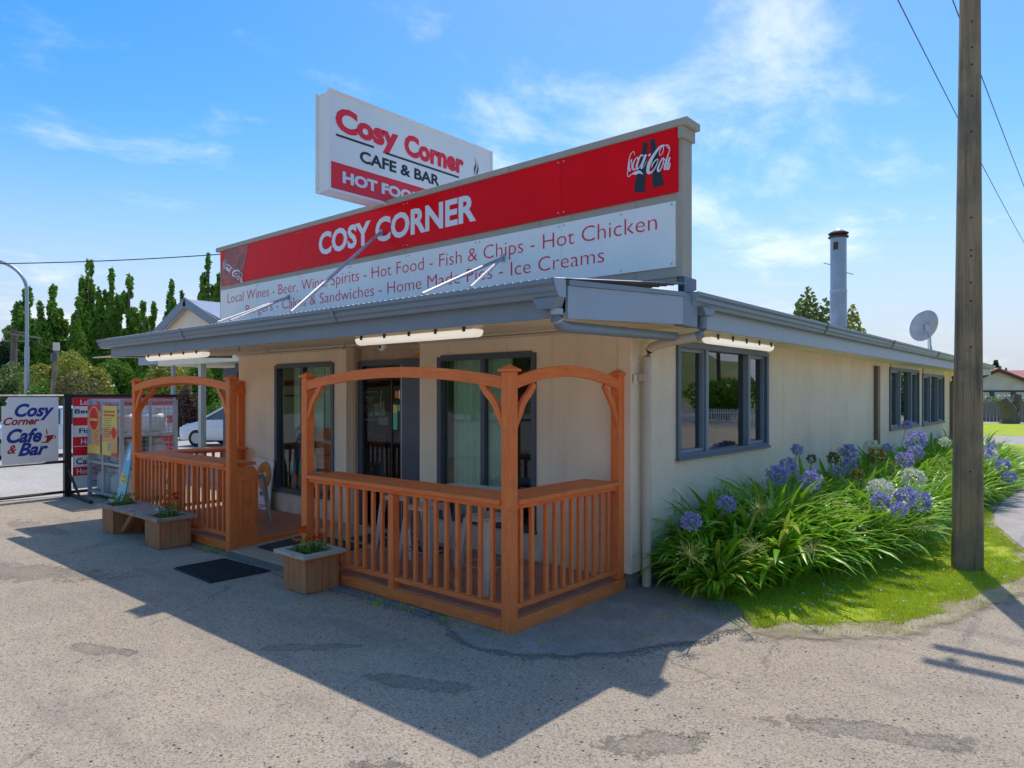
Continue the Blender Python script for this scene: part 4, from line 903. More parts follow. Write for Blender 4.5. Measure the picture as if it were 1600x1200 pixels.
for nm, x0, x1, y0, y1, lab in [('a', -5.62, -4.75, 5.12, 5.62, 'white-topped table under the right-hand front window')]:
    t = thing('cafe_table', lab, 'table', ((x0+x1)/2, (y0+y1)/2, DK))
    part('tabletop', MB().box(x0, x1, y0, y1, .83, .86), 'table_white', t, bev=.004)
    for a, b in ((x0+.05, y0+.05), (x1-.05, y0+.05), (x0+.05, y1-.05), (x1-.05, y1-.05)): part('leg', MB().box(a-.018, a+.018, b-.018, b+.018, DK, .829), 'stool_metal', t)
# doughnut board
t = thing('menu_board', 'white board with a doughnut picture leaning on the wall left of the glazed window', 'sign', (-9.93, 5.6, DK))
nb = 10; pl = [(-10.24, .115), (-10.24, .80)]+[(-10.24+.6*i/nb, .86+.018*math.sin(i/nb*2*PI)) for i in range(nb+1)]+[(-9.61, .80), (-9.625, .45), (-9.605, .135), (-9.64, .115)]
lean = lambda x, z, o=0: (x, 5.60+(z-.11)*.12-o, z)
bm_ = MB().add([lean(x, z) for x, z in pl]+[lean(x, z, -.02) for x, z in pl], [tuple(range(len(pl))), tuple(range(2*len(pl)-1, len(pl)-1, -1))]+[(i, (i+1) % len(pl), len(pl)+(i+1) % len(pl), len(pl)+i) for i in range(len(pl))]); part('board', bm_, 'white_sign', t)
dn = MB(); vs = []
for r, o in ((.06, .004), (.10, .03), (.155, .036), (.205, .02), (.215, .004)):
    for k in range(28): a = 2*PI*k/28; vs.append(lean(-9.83+r*math.cos(a)*.9, .62+r*math.sin(a), o+.002))
dn.add(vs, [(i*28+k, i*28+(k+1) % 28, (i+1)*28+(k+1) % 28, (i+1)*28+k) for i in range(4) for k in range(28)]); part('doughnut_print', dn, 'donut', t, True)
tm = place_text('MADE', (-9.90, 0, .31), (1, 0, 0), .24, .075, 0, .01); part('lettering', MB().add([lean(p[0], p[2], .003) for p in tm.v], tm.f), 'text_black', t)
# mats
def mat_thing(name, lab, x0, x1, y0, y1, zf, corners=None):
    v = [(x0, y0), (x1, y0), (x1, y1), (x0, y1)] if corners is None else corners; n = 12
    vs = [(a, b, zf(b)) for a, b in v]+[(a, b, zf(b)+.014) for a, b in v]
    o = link(name, MB().add(vs, [(0, 3, 2, 1), (4, 5, 6, 7), (0, 1, 5, 4), (1, 2, 6, 5), (2, 3, 7, 6), (3, 0, 4, 7)]).mesh(name, 'rubber_mat')); tag(o, lab, 'mat'); return o
gm = thing('door_mat', 'ribbed black rubber mat lying on the asphalt outside the entrance', 'mat', (-7.1, 3.6, 0))
cs = [(-7.57, 3.31), (-6.71, 3.285), (-6.68, 3.93), (-7.575, 3.885)]
part('mat_base', MB().prism(cs, .002, .012, 'xy'), 'rubber_mat', gm)
for k in range(26):
    t_ = (k+.5)/26; a = Vector(cs[0]).lerp(Vector(cs[1]), t_); b = Vector(cs[3]).lerp(Vector(cs[2]), t_); part('mat_rib', MB().box(a.x-.006, a.x+.006, a.y+.02, b.y-.02, .0125, .02), 'rubber_mat', gm)
mat_thing('ramp_mat', 'plain dark mat lying on the timber ramp inside the railing gap', -7.65, -6.55, 4.32, 5.05, lambda y: RAMP(y)+.003)
mat_thing('deck_mat', 'dark mat on the deck in front of the entrance door', -7.0, -5.6, 5.15, 5.6, lambda y: DK+.004)

# ================================================================== INTERIOR (seen through the glass)
t = thing('green_curtain', 'pale green vertical curtain behind the right-hand front window', 'curtain', (-5.75, 6.2, 1.3))
for x0, n in ((-6.03, 3), (-5.56, 3)):
    vs = []; N = n*8
    for i in range(N+1): x = x0+i*.012*1.6; y = 5.96+.028*math.sin(i*PI/3); vs += [(x, y, .35), (x, y, 2.28)]
    part('drape', MB().add(vs, [(2*i, 2*i+2, 2*i+3, 2*i+1) for i in range(N)]), 'curtain_green', t, True)
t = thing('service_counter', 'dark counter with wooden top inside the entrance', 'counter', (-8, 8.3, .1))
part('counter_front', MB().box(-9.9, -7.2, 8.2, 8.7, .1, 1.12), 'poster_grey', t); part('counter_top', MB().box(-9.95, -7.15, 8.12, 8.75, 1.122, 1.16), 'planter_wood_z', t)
t = thing('drinks_shelf', 'shelf of small packets hanging inside the door glass', 'shelf', (-7.4, 6.4, 1.4))
YD = 6.08
def dq(x0, y0, x1, y1, m, nm='packet', dy=0):
    a = PY(x0, y1, YD+dy); b = PY(x1, y0, YD+dy); part(nm, MB().box(a.x, b.x, YD+dy, YD+dy+.02, a.z, b.z), m, t)
for y0 in (612, 620, 634, 655): dq(563, y0, 590, y0+1.2, 'aluminium', 'shelf', .05)
dq(573, 631, 582, 638, 'poster_orange'); dq(573, 638, 582, 650, 'brochure'); dq(584, 631, 592, 645, 'brochure'); dq(586, 645, 592, 649, 'white_sign'); dq(593, 627, 600, 640, 'label_tan'); dq(594, 640, 601, 649, 'brochure'); dq(569, 622, 572, 627, 'white_sign'); dq(573, 621, 581, 629, 'screen_green'); dq(591, 652, 606, 663, 'poster_grey')
part('cord', MB().tube([tuple(PY(597, 610, YD-.02)), tuple(PY(595, 620, YD-.02)), tuple(PY(596, 658, YD-.02))], .006, 5), 'white_paint', t)
dq(566, 702, 602, 740, 'poster_grey', 'lower_panel', .3); dq(566, 680, 600, 700, 'planter_wood_z', 'timber_panel', .3)
t = thing('door_poster', 'small green and blue opening poster stuck on the door glass', 'poster', (-7.1, 5.92, 1.5))
part('sheet', MB().box(-7.12, -6.96, 5.922, 5.9255, 1.36, 1.75), 'text_black', t)
part('print', MB().box(-7.11, -7.03, 5.9195, 5.9212, 1.40, 1.62), 'screen_green', t); part('print', MB().box(-7.11, -7.03, 5.9195, 5.9212, 1.621, 1.72), 'yellow_tag', t); part('print', MB().box(-7.015, -6.97, 5.9195, 5.9212, 1.64, 1.72), 'screen_green', t)
t = thing('door_sticker', 'orange and white sticker at the top edge of the door glass', 'sticker', (-7.0, 5.92, 1.84))
part('sheet', MB().box(-7.08, -7.0, 5.922, 5.9255, 1.81, 1.90), 'poster_orange', t); part('sheet', MB().box(-6.999, -6.945, 5.922, 5.9255, 1.80, 1.91), 'white_sign', t)
# posters and shelf in the left front window
t = thing('window_reflection', 'pale grey-green sheer sheet painted as reflected trees behind the upper left front window', 'painted reflection', (-8.9, 6.05, 1.6))
for k in range(9): part('reflection_strip', MB().box(-9.62+k*.16, -9.465+k*.16, 6.04+.01*(k % 2), 6.046+.01*(k % 2), .98, 2.27), 'curtain_green', t)  # pale green strips stand in for the trees' reflection in the glass
t = thing('window_poster', 'dark poster with a round white emblem inside the left front window', 'poster', (-9.2, 5.95, 1.0))
part('board', MB().prism([(-9.56, .9), (-8.97, .9), (-8.97, 1.38), (-9.2, 1.45), (-9.56, 1.25)], 5.93, 5.94, 'xz'), 'text_black', t)
em = MB()
for r in (.085,): em.tube([(-9.30+r*math.cos(a)*.8, 5.926, 1.22+r*math.sin(a)) for a in np.linspace(0, 2*PI, 19)], .006, 4, False)
em.box(-9.305, -9.295, 5.924, 5.927, 1.14, 1.30).box(-9.365, -9.235, 5.924, 5.927, 1.215, 1.225)
part('emblem', em, 'text_white', t); part('lettering', place_text('The Whole Mix', (-9.20, 5.928, 1.20), (1, 0, 0), .2, .05, 0, .01), 'text_white', t)
t = thing('adventure_rack', 'orange Adventure brochure board inside the left front window', 'display', (-8.5, 5.98, .5))
part('board', MB().prism([(-8.88, .98), (-8.22, .98), (-8.22, 1.22), (-8.3, 1.32), (-8.5, 1.38), (-8.72, 1.36), (-8.88, 1.25)], 5.95, 5.96, 'xz'), 'poster_orange', t)
part('lettering', place_text('Adventure', (-8.78, 5.948, 1.14), (1, 0, 0), .5, .07, 0, .01), 'text_white', t)
part('lower_board', MB().box(-8.86, -8.24, 5.96, 5.97, .62, .97), 'poster_orange', t)
for k in range(4): part('brochure_row', MB().box(-8.86, -8.24, 5.93, 5.94, .63+k*.085, .635+k*.085), 'white_sign', t)
t = thing('bottle_shelf', 'wire shelf of bottles and an orange box low in the left front window', 'shelf', (-9.2, 6.0, .4))
part('box', MB().box(-9.55, -9.1, 6.0, 6.2, .47, .64), 'poster_orange', t)
for k in range(5):
    x = -9.5+k*.12; part('bottle', MB().lathe((x, 5.93, .645), [(.03, 0), (.032, .16), (.012, .22), (.012, .28)], 10), ['tank_grey', 'text_navy', 'screen_green', 'white_paint', 'cyan_board'][k], t, True)
for z in (.64, .8, .96): part('shelf_wire', MB().box(-9.02, -8.88, 5.93, 5.96, z, z+.01), 'white_paint', t)
for k in range(6): part('slat', MB().box(-9.0+.024*k, -8.99+.024*k, 5.93, 5.94, .47, .95), 'white_paint', t)
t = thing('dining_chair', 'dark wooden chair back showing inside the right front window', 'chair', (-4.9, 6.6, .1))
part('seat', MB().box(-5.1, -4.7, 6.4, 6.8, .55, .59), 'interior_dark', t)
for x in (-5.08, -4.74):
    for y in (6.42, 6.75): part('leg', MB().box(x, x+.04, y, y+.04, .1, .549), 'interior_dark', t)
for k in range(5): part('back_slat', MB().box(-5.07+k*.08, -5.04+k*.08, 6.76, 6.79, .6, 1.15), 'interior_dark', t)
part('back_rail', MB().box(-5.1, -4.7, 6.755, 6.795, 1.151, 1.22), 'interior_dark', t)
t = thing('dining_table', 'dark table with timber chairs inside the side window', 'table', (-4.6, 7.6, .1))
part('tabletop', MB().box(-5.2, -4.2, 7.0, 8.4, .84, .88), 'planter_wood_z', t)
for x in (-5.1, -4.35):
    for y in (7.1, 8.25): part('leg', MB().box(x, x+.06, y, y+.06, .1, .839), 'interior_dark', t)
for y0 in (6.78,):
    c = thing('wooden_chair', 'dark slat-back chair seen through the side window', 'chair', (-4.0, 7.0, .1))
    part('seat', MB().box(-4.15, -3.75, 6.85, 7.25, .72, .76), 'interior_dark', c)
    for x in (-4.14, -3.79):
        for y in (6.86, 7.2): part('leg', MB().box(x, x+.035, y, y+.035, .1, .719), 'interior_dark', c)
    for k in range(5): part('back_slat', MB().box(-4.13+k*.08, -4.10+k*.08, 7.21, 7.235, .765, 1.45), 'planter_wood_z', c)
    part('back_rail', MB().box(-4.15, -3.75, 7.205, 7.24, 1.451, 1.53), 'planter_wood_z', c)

# ================================================================== FORECOURT OBJECTS
def flower_clump(parent, c, rx, ry, h_, n, rng, leaf='green_leaf', size=.035):
    pts = np.stack([rng.uniform(-rx, rx, n), rng.uniform(-ry, ry, n), rng.random(n)**1.4*h_], 1)+np.array(c)
    return link('foliage', leaves('foliage', pts, size, leaf, rng, .6, .6), parent)
def bloom(parent, c, r, n, rng, petal):
    d = rng.normal(size=(n, 3)); d /= np.linalg.norm(d, axis=1)[:, None]; d[:, 2] = abs(d[:, 2])*.7
    return link('flower', leaves('flower', np.array(c)+d*r*rng.random((n, 1))**.4, r*.75, petal, rng, .9, .3), parent)
def pbox_planks(parent, x0, x1, y0, y1, z0, z1, nx, ny, mat):
    """a planter box of upright boards"""
    w = (x1-x0)/nx
    for k in range(nx):
        for yy in (y0, y1-.02): pbox('board', x0+k*w+.002, x0+(k+1)*w-.002, yy, yy+.02, z0+random.uniform(0, .008), z1, mat, parent, .003)
    w = (y1-y0-.044)/ny
    for k in range(ny):
        for xx in (x0, x1-.02): pbox('board', xx, xx+.02, y0+.022+k*w+.002, y0+.022+(k+1)*w-.002, z0+random.uniform(0, .008), z1, mat, parent, .003)
    part('lining', MB().box(x0+.021, x1-.021, y0+.021, y1-.021, z0+.01, z1-.03), 'soil', parent)
BN = thing('planter_bench', 'weathered timber bench with a flower planter built in at each end', 'bench', (-9.5, 3.78, 0))
pbox_planks(BN, -9.03, -8.62, 3.60, 3.98, 0, .335, 4, 3, 'planter_wood_z'); pbox_planks(BN, -10.42, -10.04, 3.60, 3.98, 0, .335, 4, 3, 'planter_wood_z')
for y0, y1 in ((3.55, 3.62), (3.965, 4.035)): pbox('frame_board', -10.47, -8.56, y0, y1, .336, .375, 'weathered_top_x', BN)
for x0, x1 in ((-10.47, -10.40), (-10.06, -9.99), (-9.05, -8.98), (-8.63, -8.56)): pbox('frame_board', x0, x1, 3.622, 3.963, .336, .375, 'weathered_top_y', BN)
for k in range(3): pbox('seat_board', -9.985, -9.055, 3.624+k*.1135, 3.624+k*.1135+.109, .338, .374, 'weathered_top_x', BN)
part('brace', MB().prism([(-9.70, .335), (-9.58, .335), (-9.98, .02), (-10.035, .02), (-10.035, .07)], 3.70, 3.75, 'xz'), 'planter_wood_z', BN)
PLN = thing('planter_box', 'square timber flower planter standing on the asphalt beside the entrance ramp', 'planter', (-5.83, 3.85, 0))
pbox_planks(PLN, -6.03, -5.65, 3.665, 4.035, 0, .34, 4, 4, 'planter_wood_z')
for y0, y1 in ((3.60, 3.67), (4.0, 4.065)): pbox('rim_board', -6.09, -5.575, y0, y1, .341, .378, 'mossy_top_x', PLN)
for x0, x1 in ((-6.09, -6.02), (-5.645, -5.575)): pbox('rim_board', x0, x1, 3.672, 3.998, .341, .378, 'mossy_top_y', PLN)
rg = np.random.default_rng(21)
def small_plant(name, lab, c, rx, ry, h_, n, blooms, leaf='green_leaf', grp=None, tall=None):
    t = thing(name, lab, 'plant', c, 0, grp); flower_clump(t, c, rx, ry, h_, n, rg, leaf)
    st = MB()
    for _ in range(7): a = rg.uniform(-1, 1, 2); st.tube([(c[0]+a[0]*rx*.5, c[1]+a[1]*ry*.5, c[2]-.03), (c[0]+a[0]*rx*.9, c[1]+a[1]*ry*.9, c[2]+h_*.8)], .003, 4)
    part('stem', st, 'seed_pod', t)
    for dx, dy, dz, r, pm in blooms:
        b = bloom(t, (c[0]+dx, c[1]+dy, c[2]+dz), r, 26, rg, pm); part('stalk', MB().tube([(c[0]+dx*.4, c[1]+dy*.4, c[2]), (c[0]+dx, c[1]+dy, c[2]+dz)], .003, 4), 'seed_pod', t)
    if tall:
        n_ = 90; zz = rg.random(n_)*tall; link('foliage', leaves('foliage', np.stack([c[0]-.10+rg.normal(0, .014, n_), c[1]+.05+rg.normal(0, .014, n_), c[2]+zz], 1), .03, 'olive_leaf', rg, .35, 1.2), t)
    return t
small_plant('geranium', 'orange-red geranium in the square planter by the ramp', (-5.835, 3.84, .35), .15, .13, .13, 220, [(-.09, -.03, .20, .048, 'red_petal'), (.0, -.06, .19, .046, 'red_petal'), (.09, .0, .15, .046, 'red_petal'), (.05, -.04, .13, .04, 'red_petal'), (.13, .04, .16, .045, 'red_petal'), (-.03, -.1, .12, .035, 'red_petal')], 'green_leaf')
small_plant('geranium', 'red geranium with a tall green spike in the near planter of the bench', (-8.83, 3.79, .35), .14, .12, .14, 180, [(.02, -.05, .15, .048, 'red_petal'), (.06, .0, .21, .046, 'red_petal'), (.12, .03, .22, .048, 'red_petal'), (.13, .04, .28, .048, 'red_petal'), (-.13, -.05, .10, .036, 'white_petal'), (-.09, -.08, .08, .03, 'white_petal')], 'green_leaf', tall=.5)
small_plant('petunia', 'white-flowered bushy plant in the far planter of the bench', (-10.23, 3.79, .35), .17, .14, .17, 260, [(-.17, -.09, .06, .034, 'white_petal'), (-.02, -.12, .06, .038, 'white_petal'), (.05, -.05, .2, .03, 'white_petal')], 'green_leaf', tall=None)
# blue leaning board
t = thing('advertising_board', 'bright blue round-topped board leaning beside the gas cage with a small yellow price tag', 'sign', (-11.6, 4.2, 0))
def bb_(x, z, o=0): return (-11.62+x+z*.22, 4.22+z*.10-o, z)
oo = [(-.13, 0), (.13, 0), (.15, .5), (.13, .85), (.09, 1.05), (.02, 1.14), (-.05, 1.08), (-.11, .9), (-.14, .5)]
part('board', MB().add([bb_(*p) for p in oo]+[bb_(*p, o=-.02) for p in oo], [tuple(range(9)), tuple(range(17, 8, -1))]+[(i, (i+1) % 9, 9+(i+1) % 9, 9+i) for i in range(9)]), 'cyan_board', t)
tg = [(-.10, .50), (.08, .46), (.09, .62), (-.09, .66)]; part('price_tag', MB().add([bb_(*p, o=.004) for p in tg], [(0, 1, 2, 3)]), 'yellow_tag', t)
for k in range(2): part('print_mark', MB().add([bb_(*p, o=.007) for p in [(-.06, .60-k*.07), (.05, .575-k*.07), (.05, .60-k*.07), (-.06, .625-k*.07)]], [(0, 1, 2, 3)]), 'poster_orange', t)
part('white_print', MB().add([bb_(*p, o=.004) for p in [(-.02, .84), (.09, .86), (.07, .98), (.0, 1.04)]], [(0, 1, 2, 3)]), 'text_white', t)
# gas cage
GC = thing('gas_cage', 'grey steel mesh cage holding gas cylinders, two orange and yellow posters on its doors', 'cage', (-13.5, 5.1, 0))
gx0, gx1, gy0, gy1, gh = -14.25, -12.78, 4.72, 5.62, 1.76
for x in (gx0, gx1):
    for y in (gy0, gy1): part('corner_post', MB().box(x-.03, x+.03, y-.03, y+.03, .0, gh), 'cage_grey', GC)
part('door_stile', MB().box(-13.58, -13.50, gy0-.035, gy0+.01, .08, gh-.05), 'cage_grey', GC); part('side_stile', MB().box(gx1-.01, gx1+.025, 5.16, 5.20, .08, gh-.05), 'cage_grey', GC)
for z in (.08, .62, 1.14, gh-.03):
    part('rail', MB().box(gx0+.031, gx1-.031, gy0-.03, gy0+.02, z, z+.045), 'cage_grey', GC); part('rail', MB().box(gx0+.031, gx1-.031, gy1-.02, gy1+.02, z, z+.045), 'cage_grey', GC)
    part('rail', MB().box(gx1-.025, gx1+.028, gy0+.031, gy1-.031, z, z+.045), 'cage_grey', GC); part('rail', MB().box(gx0-.025, gx0+.025, gy0+.031, gy1-.031, z, z+.045), 'cage_grey', GC)
for z in (.06, .60, 1.12): part('shelf', MB().box(gx0+.04, gx1-.04, gy0+.04, gy1-.04, z, z+.015), 'galvanised', GC)
grid_top = MB()
for k in range(9): part('roof_bar', MB().box(gx0+.031, gx1-.031, gy0+.1*k+.04, gy0+.1*k+.046, gh-.02, gh-.012), 'cage_grey', GC)
def grid(parent, plane, a0, a1, b0, b1, c, st, r=.0028):
    m = MB(); a = a0
    while a <= a1:
        m.box(*((a-r, a+r, c-r, c+r, b0, b1) if plane == 'xz' else (c-r, c+r, a-r, a+r, b0, b1))); a += st
    b = b0
    while b <= b1:
        m.box(*((a0, a1, c-2*r, c-r*1.1, b-r, b+r) if plane == 'xz' else (c+r*1.1, c+2*r, a0, a1, b-r, b+r))); b += st
    o = part('wire_mesh', m, 'cage_grey', parent); o['kind'] = 'stuff'; return o
grid(GC, 'xz', gx0+.03, gx1-.03, .1, gh-.05, gy0, .075); grid(GC, 'yz', gy0+.03, gy1-.03, .1, gh-.05, gx1, .075); grid(GC, 'xz', gx0+.03, gx1-.03, .1, gh-.05, gy1, .1); grid(GC, 'yz', gy0+.03, gy1-.03, .1, gh-.05, gx0, .1)
for a, b, base in ((-14.2, -13.60, 'poster_pale_orange'), (-13.49, -12.84, 'poster_pale_orange')):
    ps = part('poster', MB().box(a, b, gy0-.05, gy0-.044, .80, 1.66), base, GC); w = b-a; y = gy0-.0515
    def pr_(x0, x1, z0, z1, m, dy=0): part('print_block', MB().box(a+x0*w, a+x1*w, y-.0012-dy, y-dy, .80+z0*.86, .80+z1*.86), m, ps)
    if a < -13.9:
        pr_(0, 1, .9, 1, 'sign_red_flat'); pr_(0, 1, .0, .17, 'poster_yellow')
        dk = MB().lathe((a+.52*w, y-.002, 1.42), [(.23, -.001), (.23, .001)], 24, 'y'); part('round_print', dk, 'poster_yellow', ps); part('round_print', MB().lathe((a+.52*w, y-.005, 1.42), [(.205, -.001), (.205, .001)], 24, 'y'), 'sign_red_flat', ps); pr_(.2, .82, .68, .73, 'yellow_tag', .008)
        pr_(.0, .33, .18, .5, 'poster_grey')
        for k in range(8): pr_(.5, .95-.12*(k % 3), .24+k*.035, .252+k*.035, 'poster_orange')
    else:
        pr_(0, 1, .55, 1, 'poster_yellow'); pr_(0, .62, .0, .28, 'poster_yellow', .001)
        for k in range(2): pr_(.1, .85, .86-k*.07, .90-k*.07, 'poster_orange', .002)
        for k in range(9): pr_(.1, .7-.1*(k % 3), .74-k*.045, .747-k*.045, 'text_black', .002)
        cx = a+.78*w; part('diamond_print', MB().add([(cx, y-.004, .80+.33*.86), (cx+.13, y-.004, .80+.47*.86), (cx, y-.004, .80+.60*.86), (cx-.13, y-.004, .80+.47*.86)], [(0, 1, 2, 3)]), 'sign_red_flat', ps)
        pr_(.62, 1, 0, .06, 'sign_red_flat', .002); pr_(.38, .55, .1, .24, 'poster_grey', .003)
def cylinder(c, lab, r=.165, h_=.40):
    t = thing('gas_cylinder', lab, 'gas cylinder', c, group='gas cylinders in the cage')
    part('tank', MB().lathe(c, [(r*.72, 0), (r*.74, .03), (r*.98, .07), (r, .1), (r, h_-.10), (r*.9, h_-.05), (r*.55, h_-.01), (.03, h_)], 18), 'tank_grey', t, True)
    part('collar', MB().lathe(c, [(r*.55, h_-.01), (r*.57, h_+.07), (r*.5, h_+.07), (r*.5, h_)], 16), 'tank_grey', t, True); part('valve', MB().lathe(c, [(.02, h_), (.022, h_+.05), (.035, h_+.055), (.035, h_+.075)], 10), 'tank_green', t, True)
for z, rw in ((1.135, 'top'), (.615, 'middle'), (.075, 'bottom')):
    for k, x in enumerate((-14.0, -13.68, -13.35, -13.0)):
        for j, y in enumerate((4.93, 5.38)):
            if z > 1 and j == 0 and x < -13.2: continue
            cylinder((x+random.uniform(-.015, .015), y, z+.001), 'grey gas bottle, %s in the %s row, %s shelf of the cage' % (('leftmost', 'second', 'third', 'rightmost')[k], ('front', 'back')[j], rw))
# street-side sign frame
SF = thing('cafe_sign_board', 'black steel frame on feet carrying the Cosy Corner Cafe & Bar board', 'sign', (-14.4, 3.3, 0))
fx = -14.45
def sp(y, z): return (fx+(y-4.4)*-.16, y, z)
def fbar(nm, pts, r, parent, m='black_paint'): part(nm, MB().tube(pts, r, 4), m, parent)
pA, pB = sp(4.40, 0), sp(1.9, 0)
part('post', MB().box(fx-.05, fx+.05, 4.36, 4.47, 0, 1.86), 'black_paint', SF); part('post', MB().box(pB[0]-.05, pB[0]+.05, 1.86, 1.95, 0, 1.86), 'black_paint', SF)
for z in (1.83, .64, .09): part('cross_rail', MB().tube([sp(1.95, z), sp(4.36, z)], .026, 4), 'black_paint' if z > .2 else 'rusty_dark', SF)
part('foot', MB().tube([(fx-.3, 4.5, .03), (-13.15, 4.38, .03)], .035, 4), 'rusty_dark', SF); part('foot_brace', MB().tube([(fx+.02, 4.42, .5), (-13.9, 4.44, .04)], .025, 4), 'rusty_dark', SF)
SY0, SY1 = 3.37, 4.25
ud = (Vector(sp(SY1, 0))-Vector(sp(SY0, 0))).normalized(); nn_ = Vector((ud.y, -ud.x, 0))
b0 = Vector(sp(SY0, 0))+nn_*.04; LW = (Vector(sp(SY1, 0))-Vector(sp(SY0, 0))).length
def onb(u, z, o=0.0): return tuple(b0+ud*u+nn_*o+Vector((0, 0, z)))
rag = [(0, .66), (LW, .67), (LW, 1.81), (.10, 1.81), (.055, 1.74), (.085, 1.70), (.06, 1.66), (0, 1.66)]
part('board', MB().add([onb(u, z) for u, z in rag]+[onb(u, z, -.012) for u, z in rag], [tuple(range(8)), tuple(range(15, 7, -1))]+[(i, (i+1) % 8, 8+(i+1) % 8, 8+i) for i in range(8)]), 'white_sign', SF)
def bt(txt, u, z, w, h_, m, bold=.02, sh=.35): part('lettering', place_text(txt, Vector(onb(u, z, .004)), ud, w, h_, 0, bold, sh), m, SF)
bt('Cosy', .19, 1.40, .63, .30, 'text_blue', .035); bt('Corner', .02, 1.33, .56, .135, 'text_red_dark', .03); bt('Cafe', .07, 1.02, .55, .25, 'text_blue', .035); bt('&', .08, .84, .14, .15, 'text_red_dark', .02); bt('Bar', .24, .79, .48, .23, 'text_blue', .035)
cp = [(0, .10), (.06, .13), (.16, .135), (.155, .09), (.12, .04), (.08, .015), (.10, 0), (-.04, .0), (-.03, .02), (.03, .02), (.05, .05), (.055, .10)]
part('cup_print', MB().add([onb(.64+a, 1.00+b, .005) for a, b in cp], [tuple(range(len(cp)))]), 'text_red_dark', SF)
part('cup_print', MB().add([onb(.80+.05*math.cos(a), 1.10+.03*math.sin(a), .005) for a in np.linspace(0, 2*PI, 13)[:-1]]+[onb(.80+.035*math.cos(a), 1.10+.018*math.sin(a), .005) for a in np.linspace(0, 2*PI, 13)[:-1]], [(i, (i+1) % 12, 12+(i+1) % 12, 12+i) for i in range(12)]), 'text_red_dark', SF)
part('steam_print', MB().add([onb(.68+a, 1.15+b, .005) for a, b in [(0, 0), (.012, .03), (.0, .06), (.015, .11), (.02, .06), (.03, .03), (.02, 0)]], [tuple(range(7))]), 'text_red_dark', SF)
SF2 = thing('striped_menu_board', 'red and white striped menu board standing behind the gas cage', 'sign', (-14.5, 5.3, 0))
part('cross_rail', MB().box(fx-.03, fx+.03, 4.471, 6.4, 1.80, 1.86), 'black_paint', SF2); part('cross_rail', MB().box(fx-.03, fx+.03, 4.471, 6.4, .05, .10), 'rusty_dark', SF2)
part('board', MB().box(fx+.0, fx+.02, 4.50, 6.3, .13, 1.80), 'white_sign', SF2)
st = [('Local Wines', 1.635, 1.80, 1), ('Beer, Wine, Spirits', 1.44, 1.635, 0), ('Hot Food', 1.28, 1.44, 1), ('Fish & Chips', 1.08, 1.28, 0), ('Hot Chicken', .905, 1.08, 1), ('Burgers', .73, .90, 1), ('Cakes & Sandwiches', .53, .73, 0), ('Home Made Pies', .36, .53, 1), ('Ice Creams', .13, .36, 0)]
for tx, a, b, r in st:
    if r: part('red_stripe', MB().box(fx+.021, fx+.023, 4.50, 6.3, a+.006, b-.004), 'sign_red_flat', SF2)
    h_ = (b-a)*.58; w = min(1.62, len(tx)*h_*.62); y0 = 4.57 if tx[0] in 'LBCHF' and len(tx) > 10 else 4.90
    y0 = {'Local Wines': 4.62, 'Beer, Wine, Spirits': 4.53, 'Hot Food': 4.85, 'Fish & Chips': 4.60, 'Hot Chicken': 4.63, 'Burgers': 4.85, 'Cakes & Sandwiches': 4.55, 'Home Made Pies': 4.56, 'Ice Creams': 4.75}[tx]
    part('lettering', place_text(tx, (fx+.024, y0, a+(b-a)*.2), (0, 1, 0), w, h_, .001, .02), 'text_white' if r else 'text_navy', SF2)
# concrete power pole
PO = thing('power_pole', 'tall weathered concrete power pole rising from the lawn, with bolt holes', 'pole', (-1.11, 8.80, 0))
ppa = YAW-math.radians(27); pc = Vector((-1.165, 8.755, 0)); pu = Vector((math.cos(ppa), math.sin(ppa), 0)); pv = Vector((-math.sin(ppa), math.cos(ppa), 0))
def psec(z):
    w = .138-.0083*z; d = .115-.005*z; ch = .018; q = [(-w+ch, -d), (w-ch, -d), (w, -d+ch), (w, d-ch), (w-ch, d), (-w+ch, d), (-w, d-ch), (-w, -d+ch)]
    lean_ = pu*(.004*z); return [tuple(pc+lean_+pu*a+pv*b+Vector((0, 0, z))) for a, b in q]
zs = [-.2]+[i*.5 for i in range(15)]; m = MB(); vs = [p for z in zs for p in psec(z)]
m.add(vs, [(i*8+k, i*8+(k+1) % 8, (i+1)*8+(k+1) % 8, (i+1)*8+k) for i in range(len(zs)-1) for k in range(8)]+[tuple(range((len(zs)-1)*8, len(zs)*8))])
part('shaft', m, 'pole_concrete', PO)
for z in (1.05, 2.35, 2.83, 3.02, 3.30, 3.36, 3.70, 4.6, 4.97, 5.3, 5.48, 5.75):
    c = pc+pu*(.01+.004*z)-pv*(.1155-.005*z)+Vector((0, 0, z)); part('bolt_hole', MB().tube([tuple(c-pv*.001), tuple(c+pv*.004)], .011, 10), 'black_paint', PO)
for y in (8.62, 8.98): part('crossarm', MB().box(-2.15, .15, y-.045, y+.045, 6.55, 6.66), 'grey_fence_z', PO, bev=.005)
WY = 6.78
for x in (-2.02, -1.5, -.6, .02): part('insulator', MB().lathe((x, 8.8, 6.67), [(.02, 0), (.045, .03), (.03, .05), (.045, .08), (.02, .11)], 12), 'insulator', PO, True)
for x, lab in ((-2.02, 'thin black overhead wire passing left of the concrete pole'), (-1.5, 'thin black overhead wire dropping to the right behind the concrete pole')):
    pts = [(x-.0*y_, y_, WY-.35*(1-((y_-29)/20.2)**2)+.0) for y_ in np.linspace(8.8, 49, 24)]
    tag(link('overhead_wire', MB().tube(pts, .007, 5, False).mesh('overhead_wire', 'black_paint')), lab, 'wire', 'overhead wires')
